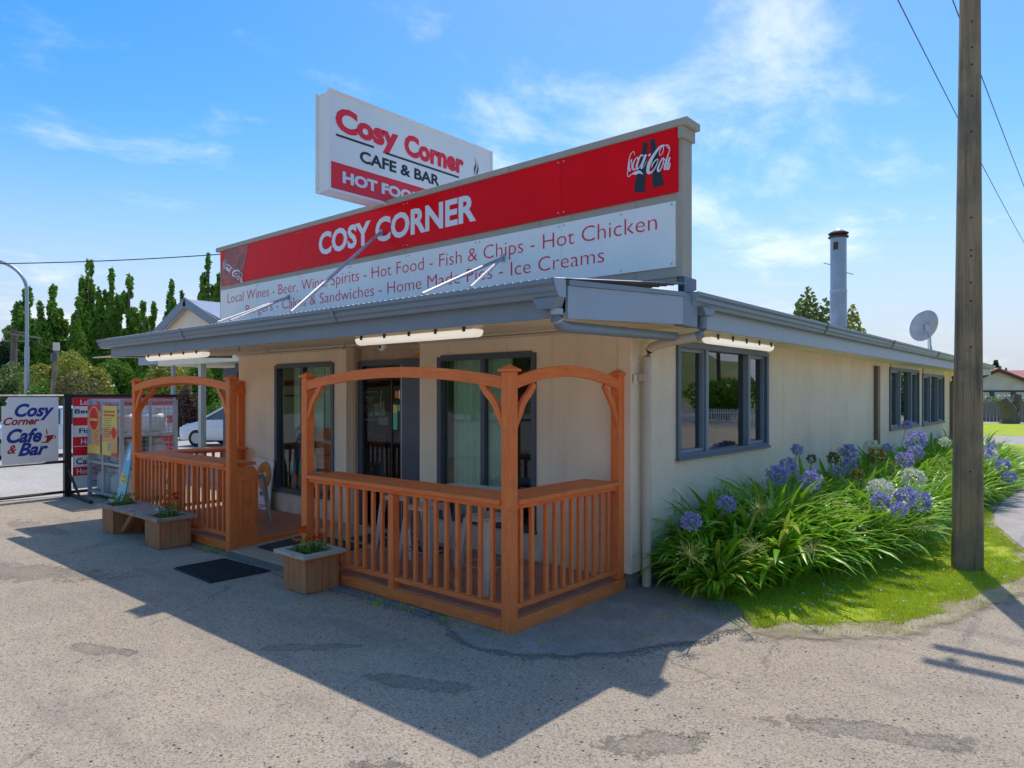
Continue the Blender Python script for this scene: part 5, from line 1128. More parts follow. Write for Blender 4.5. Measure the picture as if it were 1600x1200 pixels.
P2_ = thing('power_pole', 'plain timber street pole with a crossarm far along the street', 'pole', (-1.7, 49, 0)); part('shaft', MB().tube([(-1.7, 49.1, 0), (-1.7, 49.1, 7.4)], .14, 10, radii=[.17, .11]), 'bark_z', P2_, True); part('crossarm', MB().box(-2.3, -.9, 48.95, 49.05, 6.6, 6.72), 'grey_fence_z', P2_)
# dish, flue
t = thing('satellite_dish', 'grey round satellite dish seen from behind on the side roof edge', 'satellite dish', (-3.45, 18.9, 2.9))
dc = PX(1446, 510, -3.45); dn_ = (Vector((-.70, .62, .36))).normalized(); a1 = dn_.cross(Vector((0, 0, 1))).normalized(); a2 = a1.cross(dn_)
m = MB(); vs = []
for sgn in (0, .012):
    for r in (.02, .13, .25, .345, .37):
        for k in range(28): a = 2*PI*k/28; p = dc+a1*(r*math.cos(a))+a2*(r*math.sin(a)*1.06)+dn_*(r*r*.75-.05+sgn); vs.append(tuple(p))
m.add(vs, [(o+i*28+k, o+i*28+(k+1) % 28, o+(i+1)*28+(k+1) % 28, o+(i+1)*28+k) for o in (0, 140) for i in range(4) for k in range(28)]+[(112+k, 112+(k+1) % 28, 252+(k+1) % 28, 252+k) for k in range(28)]+[tuple(range(28)), tuple(range(140, 168))])
part('reflector', m, 'cage_grey', t, True); foot = Vector((dc.x+.12, dc.y-.05, 2.86))
part('mast', MB().tube([tuple(foot), tuple(dc-dn_*.16+Vector((0, 0, -.1)))], .022, 8), 'galvanised', t, True)
bk = dc-dn_*.09; part('bracket', MB().box(bk.x-.05, bk.x+.05, bk.y-.07, bk.y+.07, bk.z-.10, bk.z+.08), 'galvanised', t, bev=.008)
part('brace', MB().tube([tuple(bk-Vector((0, 0, .1))), tuple(foot+Vector((.0, -.28, .0)))], .01, 6).tube([tuple(bk-Vector((0, 0, .05))), tuple(foot+Vector((.0, .25, .0)))], .01, 6), 'galvanised', t)
fe = dc+dn_*.38-a2*.10; part('feed_arm', MB().tube([tuple(dc-a2*.36), tuple(fe)], .01, 6), 'galvanised', t); part('feed_horn', MB().tube([tuple(fe), tuple(fe-dn_*.09)], .03, 10), 'white_paint', t, True)
t = thing('flue_pipe', 'tall round steel flue with a dark cowl above the side roof', 'chimney', (-3.45, 12.3, 2.8))
fc = (-3.42, PX(1310, 512, -3.42).y, 0); zt = PX(1309, 372, -3.42).z
part('pipe', MB().tube([(fc[0], fc[1], 2.85), (fc[0], fc[1], 3.55)], .128, 24).tube([(fc[0], fc[1], 3.551), (fc[0], fc[1], zt)], .124, 24), 'flue_steel', t, True)
part('seam_band', MB().lathe((fc[0], fc[1], 3.54), [(.131, 0), (.134, .01), (.131, .03)], 24), 'cage_grey', t, True)
part('flashing', MB().lathe((fc[0], fc[1], 2.80), [(.21, 0), (.19, .05), (.14, .12), (.13, .15)], 20), 'lead_flashing', t, True)
part('cowl', MB().lathe((fc[0], fc[1], zt), [(.128, 0), (.155, .01), (.155, .03), (.10, .04), (.10, .06), (.15, .065), (.155, .085), (.11, .11)], 24), 'rusty_dark', t, True); part('cowl_dome', MB().lathe((fc[0], fc[1], zt+.11), [(.10, 0), (.07, .035), (.03, .05)], 18), 'white_paint', t, True)
part('guy_stub', MB().tube([(fc[0]-.2, fc[1]-.1, 4.03), (fc[0]-.1, fc[1]-.05, 3.99)], .008, 5).tube([(fc[0]+.1, fc[1]+.05, 3.86), (fc[0]+.2, fc[1]+.1, 3.82)], .008, 5), 'cage_grey', t)
part('soot_patch', MB().box(fc[0]-.04, fc[0]+.03, fc[1]-.135, fc[1]-.122, zt-.20, zt-.08), 'rusty_dark', t)

# ================================================================== AGAPANTHUS BED
def strap_mesh(seed, n=100, hmax=.62, rad=.10):
    r = np.random.default_rng(seed); seg = 7; V_ = []; F_ = []
    for i in range(n):
        az = r.uniform(0, 2*PI); b = np.array([math.cos(az), math.sin(az), 0])*r.uniform(.0, rad); L = r.uniform(.5, 1.0)*hmax*1.25; el = math.radians(r.uniform(50, 90)); el1 = el-math.radians(r.uniform(55, 125)); w = r.uniform(.017, .031)
        az2 = az+r.uniform(-.5, .5); side = np.array([-math.sin(az2), math.cos(az2), 0]); p = b.copy(); o = len(V_); tw = r.uniform(-.5, .5)
        for k in range(seg+1):
            t = k/seg; e = el+(el1-el)*t**1.4; d = np.array([math.cos(e)*math.cos(az2), math.cos(e)*math.sin(az2), math.sin(e)]); nrm = np.cross(side, d); ww = w*(1-.15*t) if t < .8 else w*max(.05, (1-t)*4.2)
            sd_ = side*math.cos(tw*t)+nrm*math.sin(tw*t)
            V_ += [p-sd_*ww, p-nrm*ww*.22, p+sd_*ww]; p = p+d*(L/seg); p[2] = max(p[2], .015+.02*r.random())
        for k in range(seg):
            a = o+k*3; F_ += [(a, a+1, a+4, a+3), (a+1, a+2, a+5, a+4)]
    me = bpy.data.meshes.new('strap_leaves'); me.from_pydata([tuple(v) for v in V_], [], F_); me.materials.append(M['strap_leaf']); me.polygons.foreach_set('use_smooth', [True]*len(F_)); return me
STR = [strap_mesh(s_, n, h_, .12) for s_, n, h_ in ((1, 165, .78), (2, 180, .86), (3, 150, .72), (4, 170, .82), (5, 160, .76))]
def umbel_mesh(seed, kind, R_=.085):
    r = np.random.default_rng(seed); n = 84 if kind != 'seed' else 50; vs = []
    for i in range(n):
        d = r.normal(size=3); d[2] = d[2]*.85+.25; d /= np.linalg.norm(d)
        a = np.cross(d, [0, 0, 1]) if abs(d[2]) < .95 else np.array([1., 0, 0]); a /= np.linalg.norm(a); b = np.cross(d, a); rr = R_*r.uniform(.72, 1.08); c = d*rr; base = d*rr*.62
        if kind == 'seed':
            dd = d+np.array([0, 0, -.35]); dd /= np.linalg.norm(dd); w = .0035
            vs += [base*.2-a*.0012, base*.2+a*.0012, c+a*.0012, c-a*.0012, c-a*w, c+dd*.012-b*w, c+dd*.026, c+dd*.012+b*w]
        else:
            for k in range(5):
                t = 2*PI*k/5+i; u = a*math.cos(t)+b*math.sin(t); v = np.cross(d, u); L = .019*r.uniform(.8, 1.2)
                vs += [base+u*.002, c+u*L*.45-v*.0055, c+d*.004+u*L, c+u*L*.45+v*.0055]
    return np_mesh('umbel_petals', np.array(vs), 0, {'blue': 'blue_petal', 'white': 'white_petal', 'seed': 'seed_pod', 'tan': 'tan_leaf'}[kind])
UMB = {k: [umbel_mesh(10+i, k) for i in range(2)] for k in ('blue', 'white', 'seed', 'tan')}
rr_ = random.Random(12)
plants = []
y = 5.98; 
rows = []
def bedw(y): return -2.78+min(1, max(0, (y-5.9)/3.0))*.62 if y < 12 else -2.16
ys = 6.34; k = 0
while ys < 21.5:
    wd = bedw(ys); n = 3 if ys < 7 else (4 if ys < 12 else 3)
    for j in range(n):
        x = -3.12+(wd+.12+3.12)*(j/(max(1, n-1)))+rr_.uniform(-.08, .08)
        rows.append((x, ys+rr_.uniform(-.12, .12), (1.08 if ys > 6.7 else .84)*(.86 if x > -2.45 else 1)))
    ys += .48 if ys < 10 else .72
rows += [(-1.75, 14.6, .95), (-1.7, 15.6, .95), (-1.8, 13.6, .9), (-1.75, 16.8, 1.0), (-3.08, 6.14, .60), (-2.72, 6.0, .62)]
HEADS = [(1080, 815, -2.95, 'blue', 1.0), (1135, 788, -2.95, 'blue', 1.0), (1185, 793, -2.75, 'seed', 1.25), (1245, 703, -3.1, 'blue', .85), (1231, 728, -3.05, 'blue', 1.1), (1215, 743, -2.9, 'blue', 1.35), (1268, 752, -2.8, 'blue', 1.35), (1268, 717, -3.1, 'tan', .7), (1326, 706, -3.0, 'blue', 1.3), (1327, 727, -2.9, 'blue', 1.1), (1309, 738, -2.9, 'blue', 1.0), (1362, 699, -2.9, 'white', 1.3), (1369, 712, -2.8, 'tan', 1.3), (1299, 782, -2.6, 'seed', 1.2), (1375, 766, -2.25, 'white', 1.45), (1376, 784, -2.2, 'blue', 1.1), (1079, 869, -2.75, 'seed', 1.2), (1180, 855, -2.5, 'seed', 1.1), (1271, 860, -2.2, 'seed', 1.25), (1431, 688, -2.7, 'blue', 1.8), (1430, 708, -2.6, 'blue', 1.3), (1417, 664, -3.0, 'blue', 1.0), (1413, 719, -2.5, 'blue', 1.3), (1427, 748, -2.2, 'white', 1.5), (1437, 784, -1.95, 'blue', 1.35), (1415, 777, -2.0, 'blue', 1.2), (1405, 796, -1.95, 'blue', .9), (1469, 721, -2.4, 'seed', 1.4), (1476, 691, -2.7, 'white', 1.1), (1397, 729, -2.6, 'seed', 1.4), (1476, 744, -2.1, 'seed', 1.4), (1442, 822, -1.75, 'seed', 1.2), (1549, 698, -2.1, 'blue', 1.1), (1548, 711, -2.0, 'white', 1.3), (1541, 708, -2.0, 'blue', 1.2), (1567, 727, -1.75, 'blue', 1.3), (1577, 746, -1.65, 'blue', 1.2), (1310, 705, -3.1, 'seed', 1.1), (1302, 716, -3.05, 'tan', 1.0), (1385, 700, -3.0, 'blue', .9), (1340, 742, -2.7, 'tan', .9)]
kn = {'blue': 'violet-blue', 'white': 'white', 'seed': 'green seed', 'tan': 'faded tan'}
own = {}; USED = []; ORD = {}; NXT = ['taller', 'slightly farther', 'next', 'fuller', 'farther']
for hx, hy, X, kd, sc_ in HEADS:
    X = X+.34 if X > -2.85 else X+.08
    p = PX(hx, hy, X); j = min(range(len(rows)), key=lambda i: (rows[i][0]-p.x)**2+(rows[i][1]-p.y)**2*1.2+(0 if i not in own else .12*len(own[i]))); own.setdefault(j, []).append((p, kd, sc_*.94))
for i, (x, y, sc_) in enumerate(rows):
    hs = own.get(i, []); g = 'agapanthus plants in the bed along the side wall'
    if not hs: lab =  'leafy agapanthus clump without flowers in the bed along the side wall'
    else:
        cnt = {}
        for _, kd, _s in hs: cnt[kd] = cnt.get(kd, 0)+1
        desc = ' and '.join('%s %s %s' % ({1: 'one', 2: 'two', 3: 'three', 4: 'four', 5: 'five'}[c], kn[k_], 'head' if c == 1 else 'heads') for k_, c in list(cnt.items())[:2])
        where = 'by the front downpipe' if y < 6.9 else 'under the large side window' if y < 9.3 else 'beyond the side window' if y < 12.5 else 'beside the brown downpipe' if y < 15.5 else 'under the far windows'
        if x > -1.95: where = 'out on the lawn side'
        lab = 'agapanthus bearing %s %s' % (desc, where)
        n_same = sum(1 for u_ in USED if u_ == lab); USED.append(lab)
        if n_same: lab = lab.replace('agapanthus bearing', 'agapanthus, %s along, bearing' % ('second', 'third', 'fourth', 'fifth', 'sixth')[n_same-1])
        USED.append(lab)
    t = thing('agapanthus', lab, 'plant', (x, y, .01), 0, g)
    o = link('leaves', STR[i % 5], t, world=False); o.rotation_euler = (0, 0, rr_.uniform(0, 6.28)); s_ = sc_*rr_.uniform(.92, 1.1); o.scale = (s_*1.04, s_*1.04, s_*rr_.uniform(.92, 1.08))
    for n_, (p, kd, hs_) in enumerate(hs):
        b = Vector((x+rr_.uniform(-.05, .05), y+rr_.uniform(-.05, .05), .05)); mid = (b+p)/2+Vector((0, 0, .10)); tip = p-Vector((0, 0, .03))
        part('stem', MB().tube([tuple(b), tuple(b.lerp(mid, .5)+Vector((0, 0, .03))), tuple(mid), tuple(mid.lerp(tip, .6)+Vector((0, 0, .02))), tuple(p)], .0055, 6), 'seed_pod', t, True)
        u = link('flower_head', UMB[kd][n_ % 2], t, loc=tuple(p), world=True); u.rotation_euler = (rr_.uniform(-.3, .3), rr_.uniform(-.3, .3), rr_.uniform(0, 6)); u.scale = (hs_*1.15,)*3
# ================================================================== GRASS, STONES, WEEDS
def in_poly(P, poly):
    x, y = P[:, 0], P[:, 1]; ins = np.zeros(len(P), bool); n = len(poly)
    for i in range(n):
        x0, y0 = poly[i]; x1, y1 = poly[(i+1) % n]
        if y0 == y1: continue
        c = ((y0 > y) != (y1 > y)) & (x < (x1-x0)*(y-y0)/(y1-y0)+x0); ins ^= c
    return ins
def blades(name, P, h_, w, mat, rng, z0=.01):
    n = len(P); az = rng.uniform(0, 2*PI, n); H = h_*(.45+.9*rng.random(n)); tl = rng.uniform(.1, .9, n)*H; d = np.stack([np.cos(az), np.sin(az)], 1); s_ = np.stack([-np.sin(az), np.cos(az)], 1)*w
    v = np.zeros((n, 3, 3)); v[:, 0, :2] = P-s_; v[:, 1, :2] = P+s_; v[:, 2, :2] = P+d*tl[:, None]; v[:, :2, 2] = z0; v[:, 2, 2] = z0+H
    return np_mesh(name, v.reshape(-1, 3), n, mat, 3)
lp = [p for p in LAWNR]
cand = np.stack([RNG.uniform(-3.3, -.4, 420000), 5.3+RNG.random(420000)**1.7*16, ], 1); cand = cand[in_poly(cand, lp)]
thin = (np.sin(cand[:, 0]*5.1+1)*np.sin(cand[:, 1]*3.7)+np.sin(cand[:, 0]*13+cand[:, 1]*9)*.5)
bl_ = np.sin(cand[:, 0]*3.1+.6)*np.sin(cand[:, 1]*2.3+.4)+.6*np.sin(cand[:, 0]*7.7+cand[:, 1]*4.1)+.35*np.sin(cand[:, 0]*17-cand[:, 1]*13); cand = cand[RNG.random(len(cand)) > np.clip(bl_*1.5-.35, 0, .93)]
thin = (np.sin(cand[:, 0]*5.1+1)*np.sin(cand[:, 1]*3.7)+np.sin(cand[:, 0]*13+cand[:, 1]*9)*.5)
edge = (cand[:, 1] < 6.3) & (thin > .15); cand = cand[~(edge & (RNG.random(len(cand)) < .6))]
tag(link('lawn_grass', blades('lawn_grass', cand, .030, .0032, 'grass_blade', RNG)), 'short bright yellow-green grass growing on the lawn beside the agapanthus bed', 'grass', kind='stuff')
c2 = np.stack([RNG.uniform(-2.7, -.4, 9000), RNG.uniform(5.2, 9.2, 9000)], 1); c2 = c2[in_poly(c2, [(-2.55, 5.62), (-2.25, 5.30), (-1.9, 5.48), (-1.5, 5.72), (-1.1, 6.2), (-.85, 7.2), (-.62, 8.0), (-.40, 8.8), (-.55, 9.3), (-1.5, 8.0), (-2.2, 6.6), (-2.7, 6.0)])]
tag(link('verge_grass', blades('verge_grass', c2, .028, .003, 'grass_blade', RNG)), 'sparse grass tufts straggling over the worn dirt edge of the lawn', 'grass', kind='stuff')
lf = cand[(cand[:, 0] > -2.2)][::1]; lf = lf[RNG.choice(len(lf), 260, replace=False)]; LFv = np.concatenate([np.stack([lf[:, 0], lf[:, 1], np.full(len(lf), .035)], 1)+RNG.normal(0, .008, (len(lf), 3))*[1, 1, .3] for _ in range(4)])
tag(link('clover_flowers', leaves('clover_flowers', LFv, .016, 'white_petal', RNG, .9, .5)), 'tiny white clover flowers dotted over the lawn', 'flowers', kind='stuff')
dd = cand[(cand[:, 0] > -2.0) & (cand[:, 1] < 12)]; dd = dd[RNG.choice(len(dd), 26, replace=False)]; DDv = np.concatenate([np.stack([dd[:, 0], dd[:, 1], np.full(len(dd), .045)], 1)+RNG.normal(0, .006, (len(dd), 3))*[1, 1, .3] for _ in range(12)])
leafmat('dandelion_petal', (.9, .62, .02), (1, .8, .05)); tag(link('dandelions', leaves('dandelions', DDv, .02, 'dandelion_petal', RNG, .9, .5)), 'small yellow dandelions in the lawn near the power pole', 'flowers', kind='stuff')
def tufts(centres, n, spread, h_, mat): 
    P = np.concatenate([np.array(c)+RNG.normal(0, spread, (n, 2)) for c in centres]); return blades('weeds', P, h_, .003, mat, RNG, .004)
wc = [(-3.25+random.uniform(-.3, .6), 4.3+random.uniform(-.2, 1.3)) for _ in range(10)]+[(-3.7+random.uniform(-1.6, .2), 3.97+random.uniform(-.08, .05)) for _ in range(12)]+[(-7.9+random.uniform(-.4, .3), 4.0) for _ in range(4)]+[(-9+random.uniform(-1, 1), 4.02) for _ in range(5)]
tag(link('weeds', tufts(wc, 45, .03, .022, 'grass_blade')), 'small green weeds in the gravel along the foot of the deck', 'weeds', kind='stuff')
def stones(name, P, smin, smax, mat, lab):
    n = len(P); base = np.array([[1, 0, 0], [-1, 0, 0], [0, 1, 0], [0, -1, 0], [0, 0, 1], [0, 0, -1]], float); tri = [(0, 2, 4), (2, 1, 4), (1, 3, 4), (3, 0, 4), (2, 0, 5), (1, 2, 5), (3, 1, 5), (0, 3, 5)]
    s_ = RNG.uniform(smin, smax, n)**1.0; sc3 = s_[:, None]*RNG.uniform(.6, 1.3, (n, 3)); a = RNG.uniform(0, 2*PI, n); ca, sa = np.cos(a), np.sin(a)
    v = base[None]*sc3[:, None, :]; x = v[..., 0]*ca[:, None]-v[..., 1]*sa[:, None]; y_ = v[..., 0]*sa[:, None]+v[..., 1]*ca[:, None]; v = np.stack([x+P[:, 0:1], y_+P[:, 1:2], v[..., 2]*.7+.006], 2)
    f = np.array(tri).ravel(); vv = v[:, f, :].reshape(-1, 3); return tag(link(name, np_mesh(name, vv, 0, mat, 3)), lab, 'gravel', kind='stuff')
q_ = NT('stone_chips'); g_ = q_.n('ShaderNodeNewGeometry'); q_.set(Base_Color=q_.mix(q_.noise(q_.coord(), 45, 2), (.07, .068, .065), (.36, .35, .33)), Roughness=.9)
P_ = np.stack([RNG.uniform(-3.9, -2.2, 15000), RNG.uniform(3.7, 6.2, 15000)], 1); P_ = P_[in_poly(P_, gp)]; P_ = P_[~((P_[:, 0] < -3.5) & (P_[:, 1] > 4.0))]
stones('loose_gravel', P_, .003, .010, 'stone_chips', 'dark loose stone chips lying by the deck corner and downpipe')
P_ = np.stack([RNG.uniform(-10.6, -3.6, 7000), 4.0-abs(RNG.normal(0, .07, 7000))+.06], 1); stones('verge_gravel', P_, .003, .009, 'stone_chips', 'line of loose grey stone chips along the front deck beam')
P_ = np.stack([RNG.uniform(-14, 2, 2200), RNG.uniform(.3, 6, 2200)], 1); P_ = P_[(P_[:, 1] < 4.0) | (P_[:, 0] > -2.4)]; stones('scattered_chips', P_, .002, .006, 'stone_chips', 'tiny stone chips scattered over the asphalt forecourt')
# ================================================================== TREES
def tree(name, lab, base, trunk_h, blobs, n, size, leaf, group=None, tr=.12, cat='tree', aspect=.6, up=.2, limbs=5, seed=0, shell=.75):
    r = np.random.default_rng(seed+100); t = thing(name, lab, cat, tuple(base), 0, group); b = Vector(base)
    m = MB(); tp = b+Vector((0, 0, trunk_h)); m.tube([tuple(b-Vector((0, 0, .1))), tuple(b.lerp(tp, .5)+Vector((r.uniform(-.05, .05), r.uniform(-.05, .05), 0))), tuple(tp)], tr, 8, radii=[tr*1.25, tr, tr*.5])
    for k in range(limbs):
        bl = blobs[int(r.integers(len(blobs)))]; e = b+Vector(bl[:3]); st_ = b+Vector((0, 0, trunk_h*r.uniform(.35, .9))); m.tube([tuple(st_), tuple(st_.lerp(e, .5)+Vector((0, 0, .1))), tuple(e)], tr*.4, 6, radii=[tr*.45, tr*.3, tr*.12])
    part('trunk', m, 'bark_z', t, True)
    pts = blob_points(blobs, n, r, shell)+np.array(base); pts[:, 2] = np.maximum(pts[:, 2], .05)
    link('crown', leaves('crown', pts, size, leaf, r, aspect, up), t); return t
def poplar(px, top, width, d, lab, seed, base_y=600):
    r = random.Random(seed); b = PD(px, 617, d); b.z = 0; H = (617-top)/FPX*d+CAMH; w = width/FPX*d/2*1.65; blobs = []
    lobes = [(0, 0, 1.0, .34)]+[(math.cos(a)*q, math.sin(a)*q, r.uniform(.50, .90), r.uniform(.26, .40)) for a, q in [(r.uniform(0, 6.28), w*r.uniform(.35, .72)) for _ in range(8)]]
    for lx, ly, top_, wd_ in lobes:
        nn = 7; z0 = .06+r.uniform(0, .1)
        for k in range(nn):
            t_ = (k+.5)/nn; z = H*(z0+(top_-z0)*t_)*.99; ww = w*wd_*(math.sin(PI*min(1, t_*.84+.14))**.8)*r.uniform(.6, 1.25)
            blobs.append((lx*(1-.35*t_)+r.uniform(-.22, .22)*w, ly*(1-.35*t_)+r.uniform(-.22, .22)*w, z, ww, ww, H*(top_-z0)/nn*r.uniform(.5, .8)))
    blobs.append((0, 0, H*.965, w*.10, w*.10, H*.05))
    return tree('poplar_tree', lab, b, H*.9, blobs, 15000, .42, 'poplar_leaf', 'tall poplars beyond the yard', tr=.22, aspect=.55, up=.9, limbs=8, seed=seed, shell=.75)
for i, (px, top, wd, d, lab) in enumerate([(40, 452, 52, 62, 'tall dark poplar behind the curved street lamp'), (84, 447, 44, 60, 'tall dark poplar directly above the leaning timber pole'), (142, 411, 42, 60, 'tallest pointed poplar left of the cafe gable'), (122, 468, 26, 57, 'short side-stemmed poplar against the left flank of the tallest one'), (173, 424, 28, 60, 'slim poplar just right of the tallest one'), (201, 432, 36, 60, 'broad poplar third from the cafe gable'), (225, 474, 22, 58, 'low narrow poplar beside the broad one'), (240, 474, 22, 61, 'small poplar touching the left slope of the gable'), (269, 439, 27, 60, 'poplar rising behind the gable apex'), (284, 456, 10, 64, 'thin wisp of a poplar just right of the gable apex'), (325, 400, 34, 58, 'dark poplar beside the left end of the red sign'), (342, 430, 22, 58, 'lower poplar half hidden by the left end of the red sign'), (160, 470, 30, 66, 'poplar in the gap behind the tallest pair'), (62, 500, 36, 66, 'lower poplar filling the gap behind the street lamp pole')]): poplar(px, top, wd, d, lab, i+3)
def bush(name, lab, px, d, wpx, top_px, n, size, leaf, seed, base_px=None, cat='shrub', group=None, up=.2, nb=14):
    r = random.Random(seed); b = PD(px, 617, d); b.z = 0; H = max(.5, (617-top_px)/FPX*d+CAMH); w = wpx/FPX*d/2*1.0; bl = []
    for k in range(nb):
        a = r.uniform(0, 6.28); q = w*.62*math.sqrt(r.random()); z = H*r.uniform(.2, .62); bl.append((math.cos(a)*q, math.sin(a)*q, z, w*r.uniform(.3, .46), w*r.uniform(.3, .46), min(H*.36, H-z)))
    bl.append((0, 0, H*.66, w*.4, w*.4, H*.34)); return tree(name, lab, b, H*.5, bl, n, size, leaf, group, tr=.09, cat=cat, up=up, seed=seed)
bush('flowering_shrub', 'large yellow-tipped shrub behind the Cosy Corner sign board', 108, 34, 130, 548, 26000, .15, 'yellow_leaf', 31)
bush('flowering_shrub', 'olive and yellow shrub at the left edge behind the sign board', 20, 36, 110, 566, 16000, .15, 'olive_leaf', 32)
bush('green_tree', 'bright green round tree behind the gas cage', 178, 38, 110, 560, 22000, .17, 'green_leaf', 33, cat='tree')
bush('tan_shrub', 'brownish open shrub in front of the yellow one', 122, 31, 80, 580, 12000, .12, 'tan_leaf', 34)
bush('green_shrub', 'low green shrub behind the leaning timber pole', 70, 31, 90, 592, 10000, .12, 'green_leaf', 35)
bush('bushy_tree', 'yellow-green bushy tree seen under the wing eave', 262, 34, 90, 560, 14000, .15, 'yellow_leaf', 36, cat='tree')
bush('bushy_tree', 'green bushy tree seen between the wing posts', 318, 36, 70, 560, 12000, .16, 'green_leaf', 37, cat='tree')
bush('plum_shrub', 'reddish purple shrub behind the parked cars', 292, 29, 48, 597, 9000, .10, 'plum_leaf', 38)
bush('green_shrub', 'bright green shrub right of the purple one behind the cars', 335, 28, 40, 628, 6000, .10, 'green_leaf', 39)
bush('dark_conifer', 'dark conifer at the far left edge behind the timber pole', 4, 48, 60, 528, 14000, .22, 'pine_leaf', 40, cat='tree')
bush('green_tree', 'round leafy treetop left of the flue above the side roof', 1262, 36, 92, 452, 11000, .26, 'olive_leaf', 41, cat='tree')
bush('green_tree', 'yellow-green treetop just right of the flue', 1333, 38, 62, 478, 8000, .26, 'yellow_leaf', 42, cat='tree')
bush('dark_conifer', 'small dark conifer above the far house roof', 1556, 120, 26, 563, 3000, .5, 'pine_leaf', 43, cat='tree', nb=6)
bush('dark_conifer', 'tiny pointed conifer right of the other above the far roof', 1572, 120, 9, 575, 1500, .4, 'pine_leaf', 44, cat='tree', nb=4)
for i, px in enumerate((230, 160, 95, 20, -60)): bush('hedge_tree', 'dark leafy tree far behind the yard, %s' % ('behind the wing posts', 'behind the bright green tree', 'behind the yellow shrub', 'behind the timber utility pole', 'just past the left edge')[i], px, 75, 170, 540+6*(i % 2), 12000, .4, 'poplar_leaf', 60+i, cat='tree', group='dark trees closing the far side of the yard')
# rose hedge
b = PD(1580, 617, 52); RH = thing('rose_hedge', 'rose hedge with white blooms above the grey paling fence', 'hedge', (b.x, b.y, 0))
pts = np.stack([RNG.uniform(-6, 16, 6000), RNG.normal(0, .25, 6000), RNG.uniform(.6, 1.75, 6000)], 1); th = YAW; P2 = np.stack([b.x+pts[:, 0], b.y+4.0+pts[:, 1], pts[:, 2]], 1)
link('foliage', leaves('foliage', P2, .16, 'green_leaf', RNG), RH); sel = P2[(pts[:, 2] > 1.45)][::9]; link('blooms', leaves('blooms', sel+np.array([0, -.15, .06]), .17, 'white_petal', RNG, .9), RH)
FN = thing('paling_fence', 'weathered grey paling fence in front of the far house', 'fence', (b.x, b.y+3, 0))
fy = PZ(1540, 654).y; fy = 58.0
for k in range(90):
    x = -14+k*.2; pbox('paling', x+.006, x+.194, fy, fy+.02, 0, 1.38+.01*(k % 3), 'grey_fence_z', FN, 0)
part('fence_rail', MB().box(-14, 4, fy+.021, fy+.06, 1.1, 1.2), 'grey_fence_z', FN)
ST = thing('tree_stump', 'thick forked grey tree stump on the far lawn', 'stump', tuple(PZ(1577, 662)))
c = PZ(1577, 662); 
def rgh(pts, rad, n, seed):
    m = MB().tube(pts, 1, n, radii=rad); r = random.Random(seed); m.v = [(v[0]+r.uniform(-.05, .05), v[1]+r.uniform(-.05, .05), v[2]+r.uniform(-.04, .04)) for v in m.v]; return m
part('trunk', rgh([(c.x, c.y, -.1), (c.x, c.y, .3), (c.x-.05, c.y, .9), (c.x-.25, c.y-.2, 1.35), (c.x-.35, c.y-.3, 1.62)], [.62, .50, .46, .34, .22], 12, 1), 'bark_z', ST)
part('fork', rgh([(c.x+.1, c.y+.1, .3), (c.x+.28, c.y+.28, 1.0), (c.x+.38, c.y+.36, 1.5), (c.x+.42, c.y+.4, 1.88)], [.36, .30, .26, .17], 11, 2), 'bark_z', ST)
part('branch_stub', rgh([(c.x-.2, c.y-.2, 1.3), (c.x-.52, c.y-.45, 1.48), (c.x-.6, c.y-.5, 1.46)], [.16, .12, .08], 8, 3), 'bark_z', ST)
# far house
HO = thing('far_house', 'tan single-storey house with a red-brown roof beyond the paling fence', 'house', (-5, 76, 0))
d_ = 78.0; A = PD(1557, 577, d_); E1 = PD(1480, 604, d_); E2 = PD(1634, 606, d_); ex, ey = RT; 
def hp(u, w_, z): return (A.x+RT[0]*u+FW[0]*w_, A.y+RT[1]*u+FW[1]*w_, z)
zA = A.z; zE = E2.z; hw = 5.5
def hprism(poly, w0, w1): n = len(poly); return MB().add([hp(u, w0, z) for u, z in poly]+[hp(u, w1, z) for u, z in poly], [tuple(range(n-1, -1, -1)), tuple(range(n, 2*n))]+[(i, (i+1) % n, n+(i+1) % n, n+i) for i in range(n)])
part('wall', hprism([(-hw+.3, 0), (hw-.3, 0), (hw-.3, zE), (0, zA-.1), (-hw+.3, zE)], 0, 9), 'smooth_stucco', HO); part('wall', hprism([(hw-.29, 0), (14, 0), (14, zE), (hw-.29, zE)], 2, 9), 'smooth_stucco', HO)
part('roof', hprism([(-hw, zE-.1), (0, zA), (hw, zE-.1), (hw, zE+.05), (0, zA+.15), (-hw, zE+.05)], -.4, 9.4), 'red_roof', HO); part('roof', MB().add([hp(.3, 6.0, zA+.1), hp(15, 6.0, zA+.1), hp(15, 1.4, zE), hp(hw-1.5, 1.4, zE)], [(0, 1, 2, 3)]), 'red_roof', HO)
part('barge_board', hprism([(-hw-.05, zE-.12), (0, zA-.02), (0, zA-.28), (-hw-.05, zE-.36)], -.48, -.41), 'maroon', HO); part('barge_board', hprism([(0.01, zA-.02), (hw+.05, zE-.12), (hw+.05, zE-.36), (0.01, zA-.28)], -.48, -.41), 'maroon', HO)
part('band_board', hprism([(-hw, zE-.28), (14, zE-.28), (14, zE-.45), (-hw, zE-.45)], -.12, -.02), 'maroon', HO)
for px in (1549, 1582): u = (px-1557)/FPX*d_; w_ = part('window', hprism([(u-.42, 1.30), (u+.42, 1.30), (u+.42, 2.28), (u-.42, 2.28)], -.08, -.01), 'white_paint', HO); part('pane', hprism([(u-.3, 1.40), (u+.3, 1.40), (u+.3, 2.18), (u-.3, 2.18)], -.10, -.082), 'car_glass', w_)
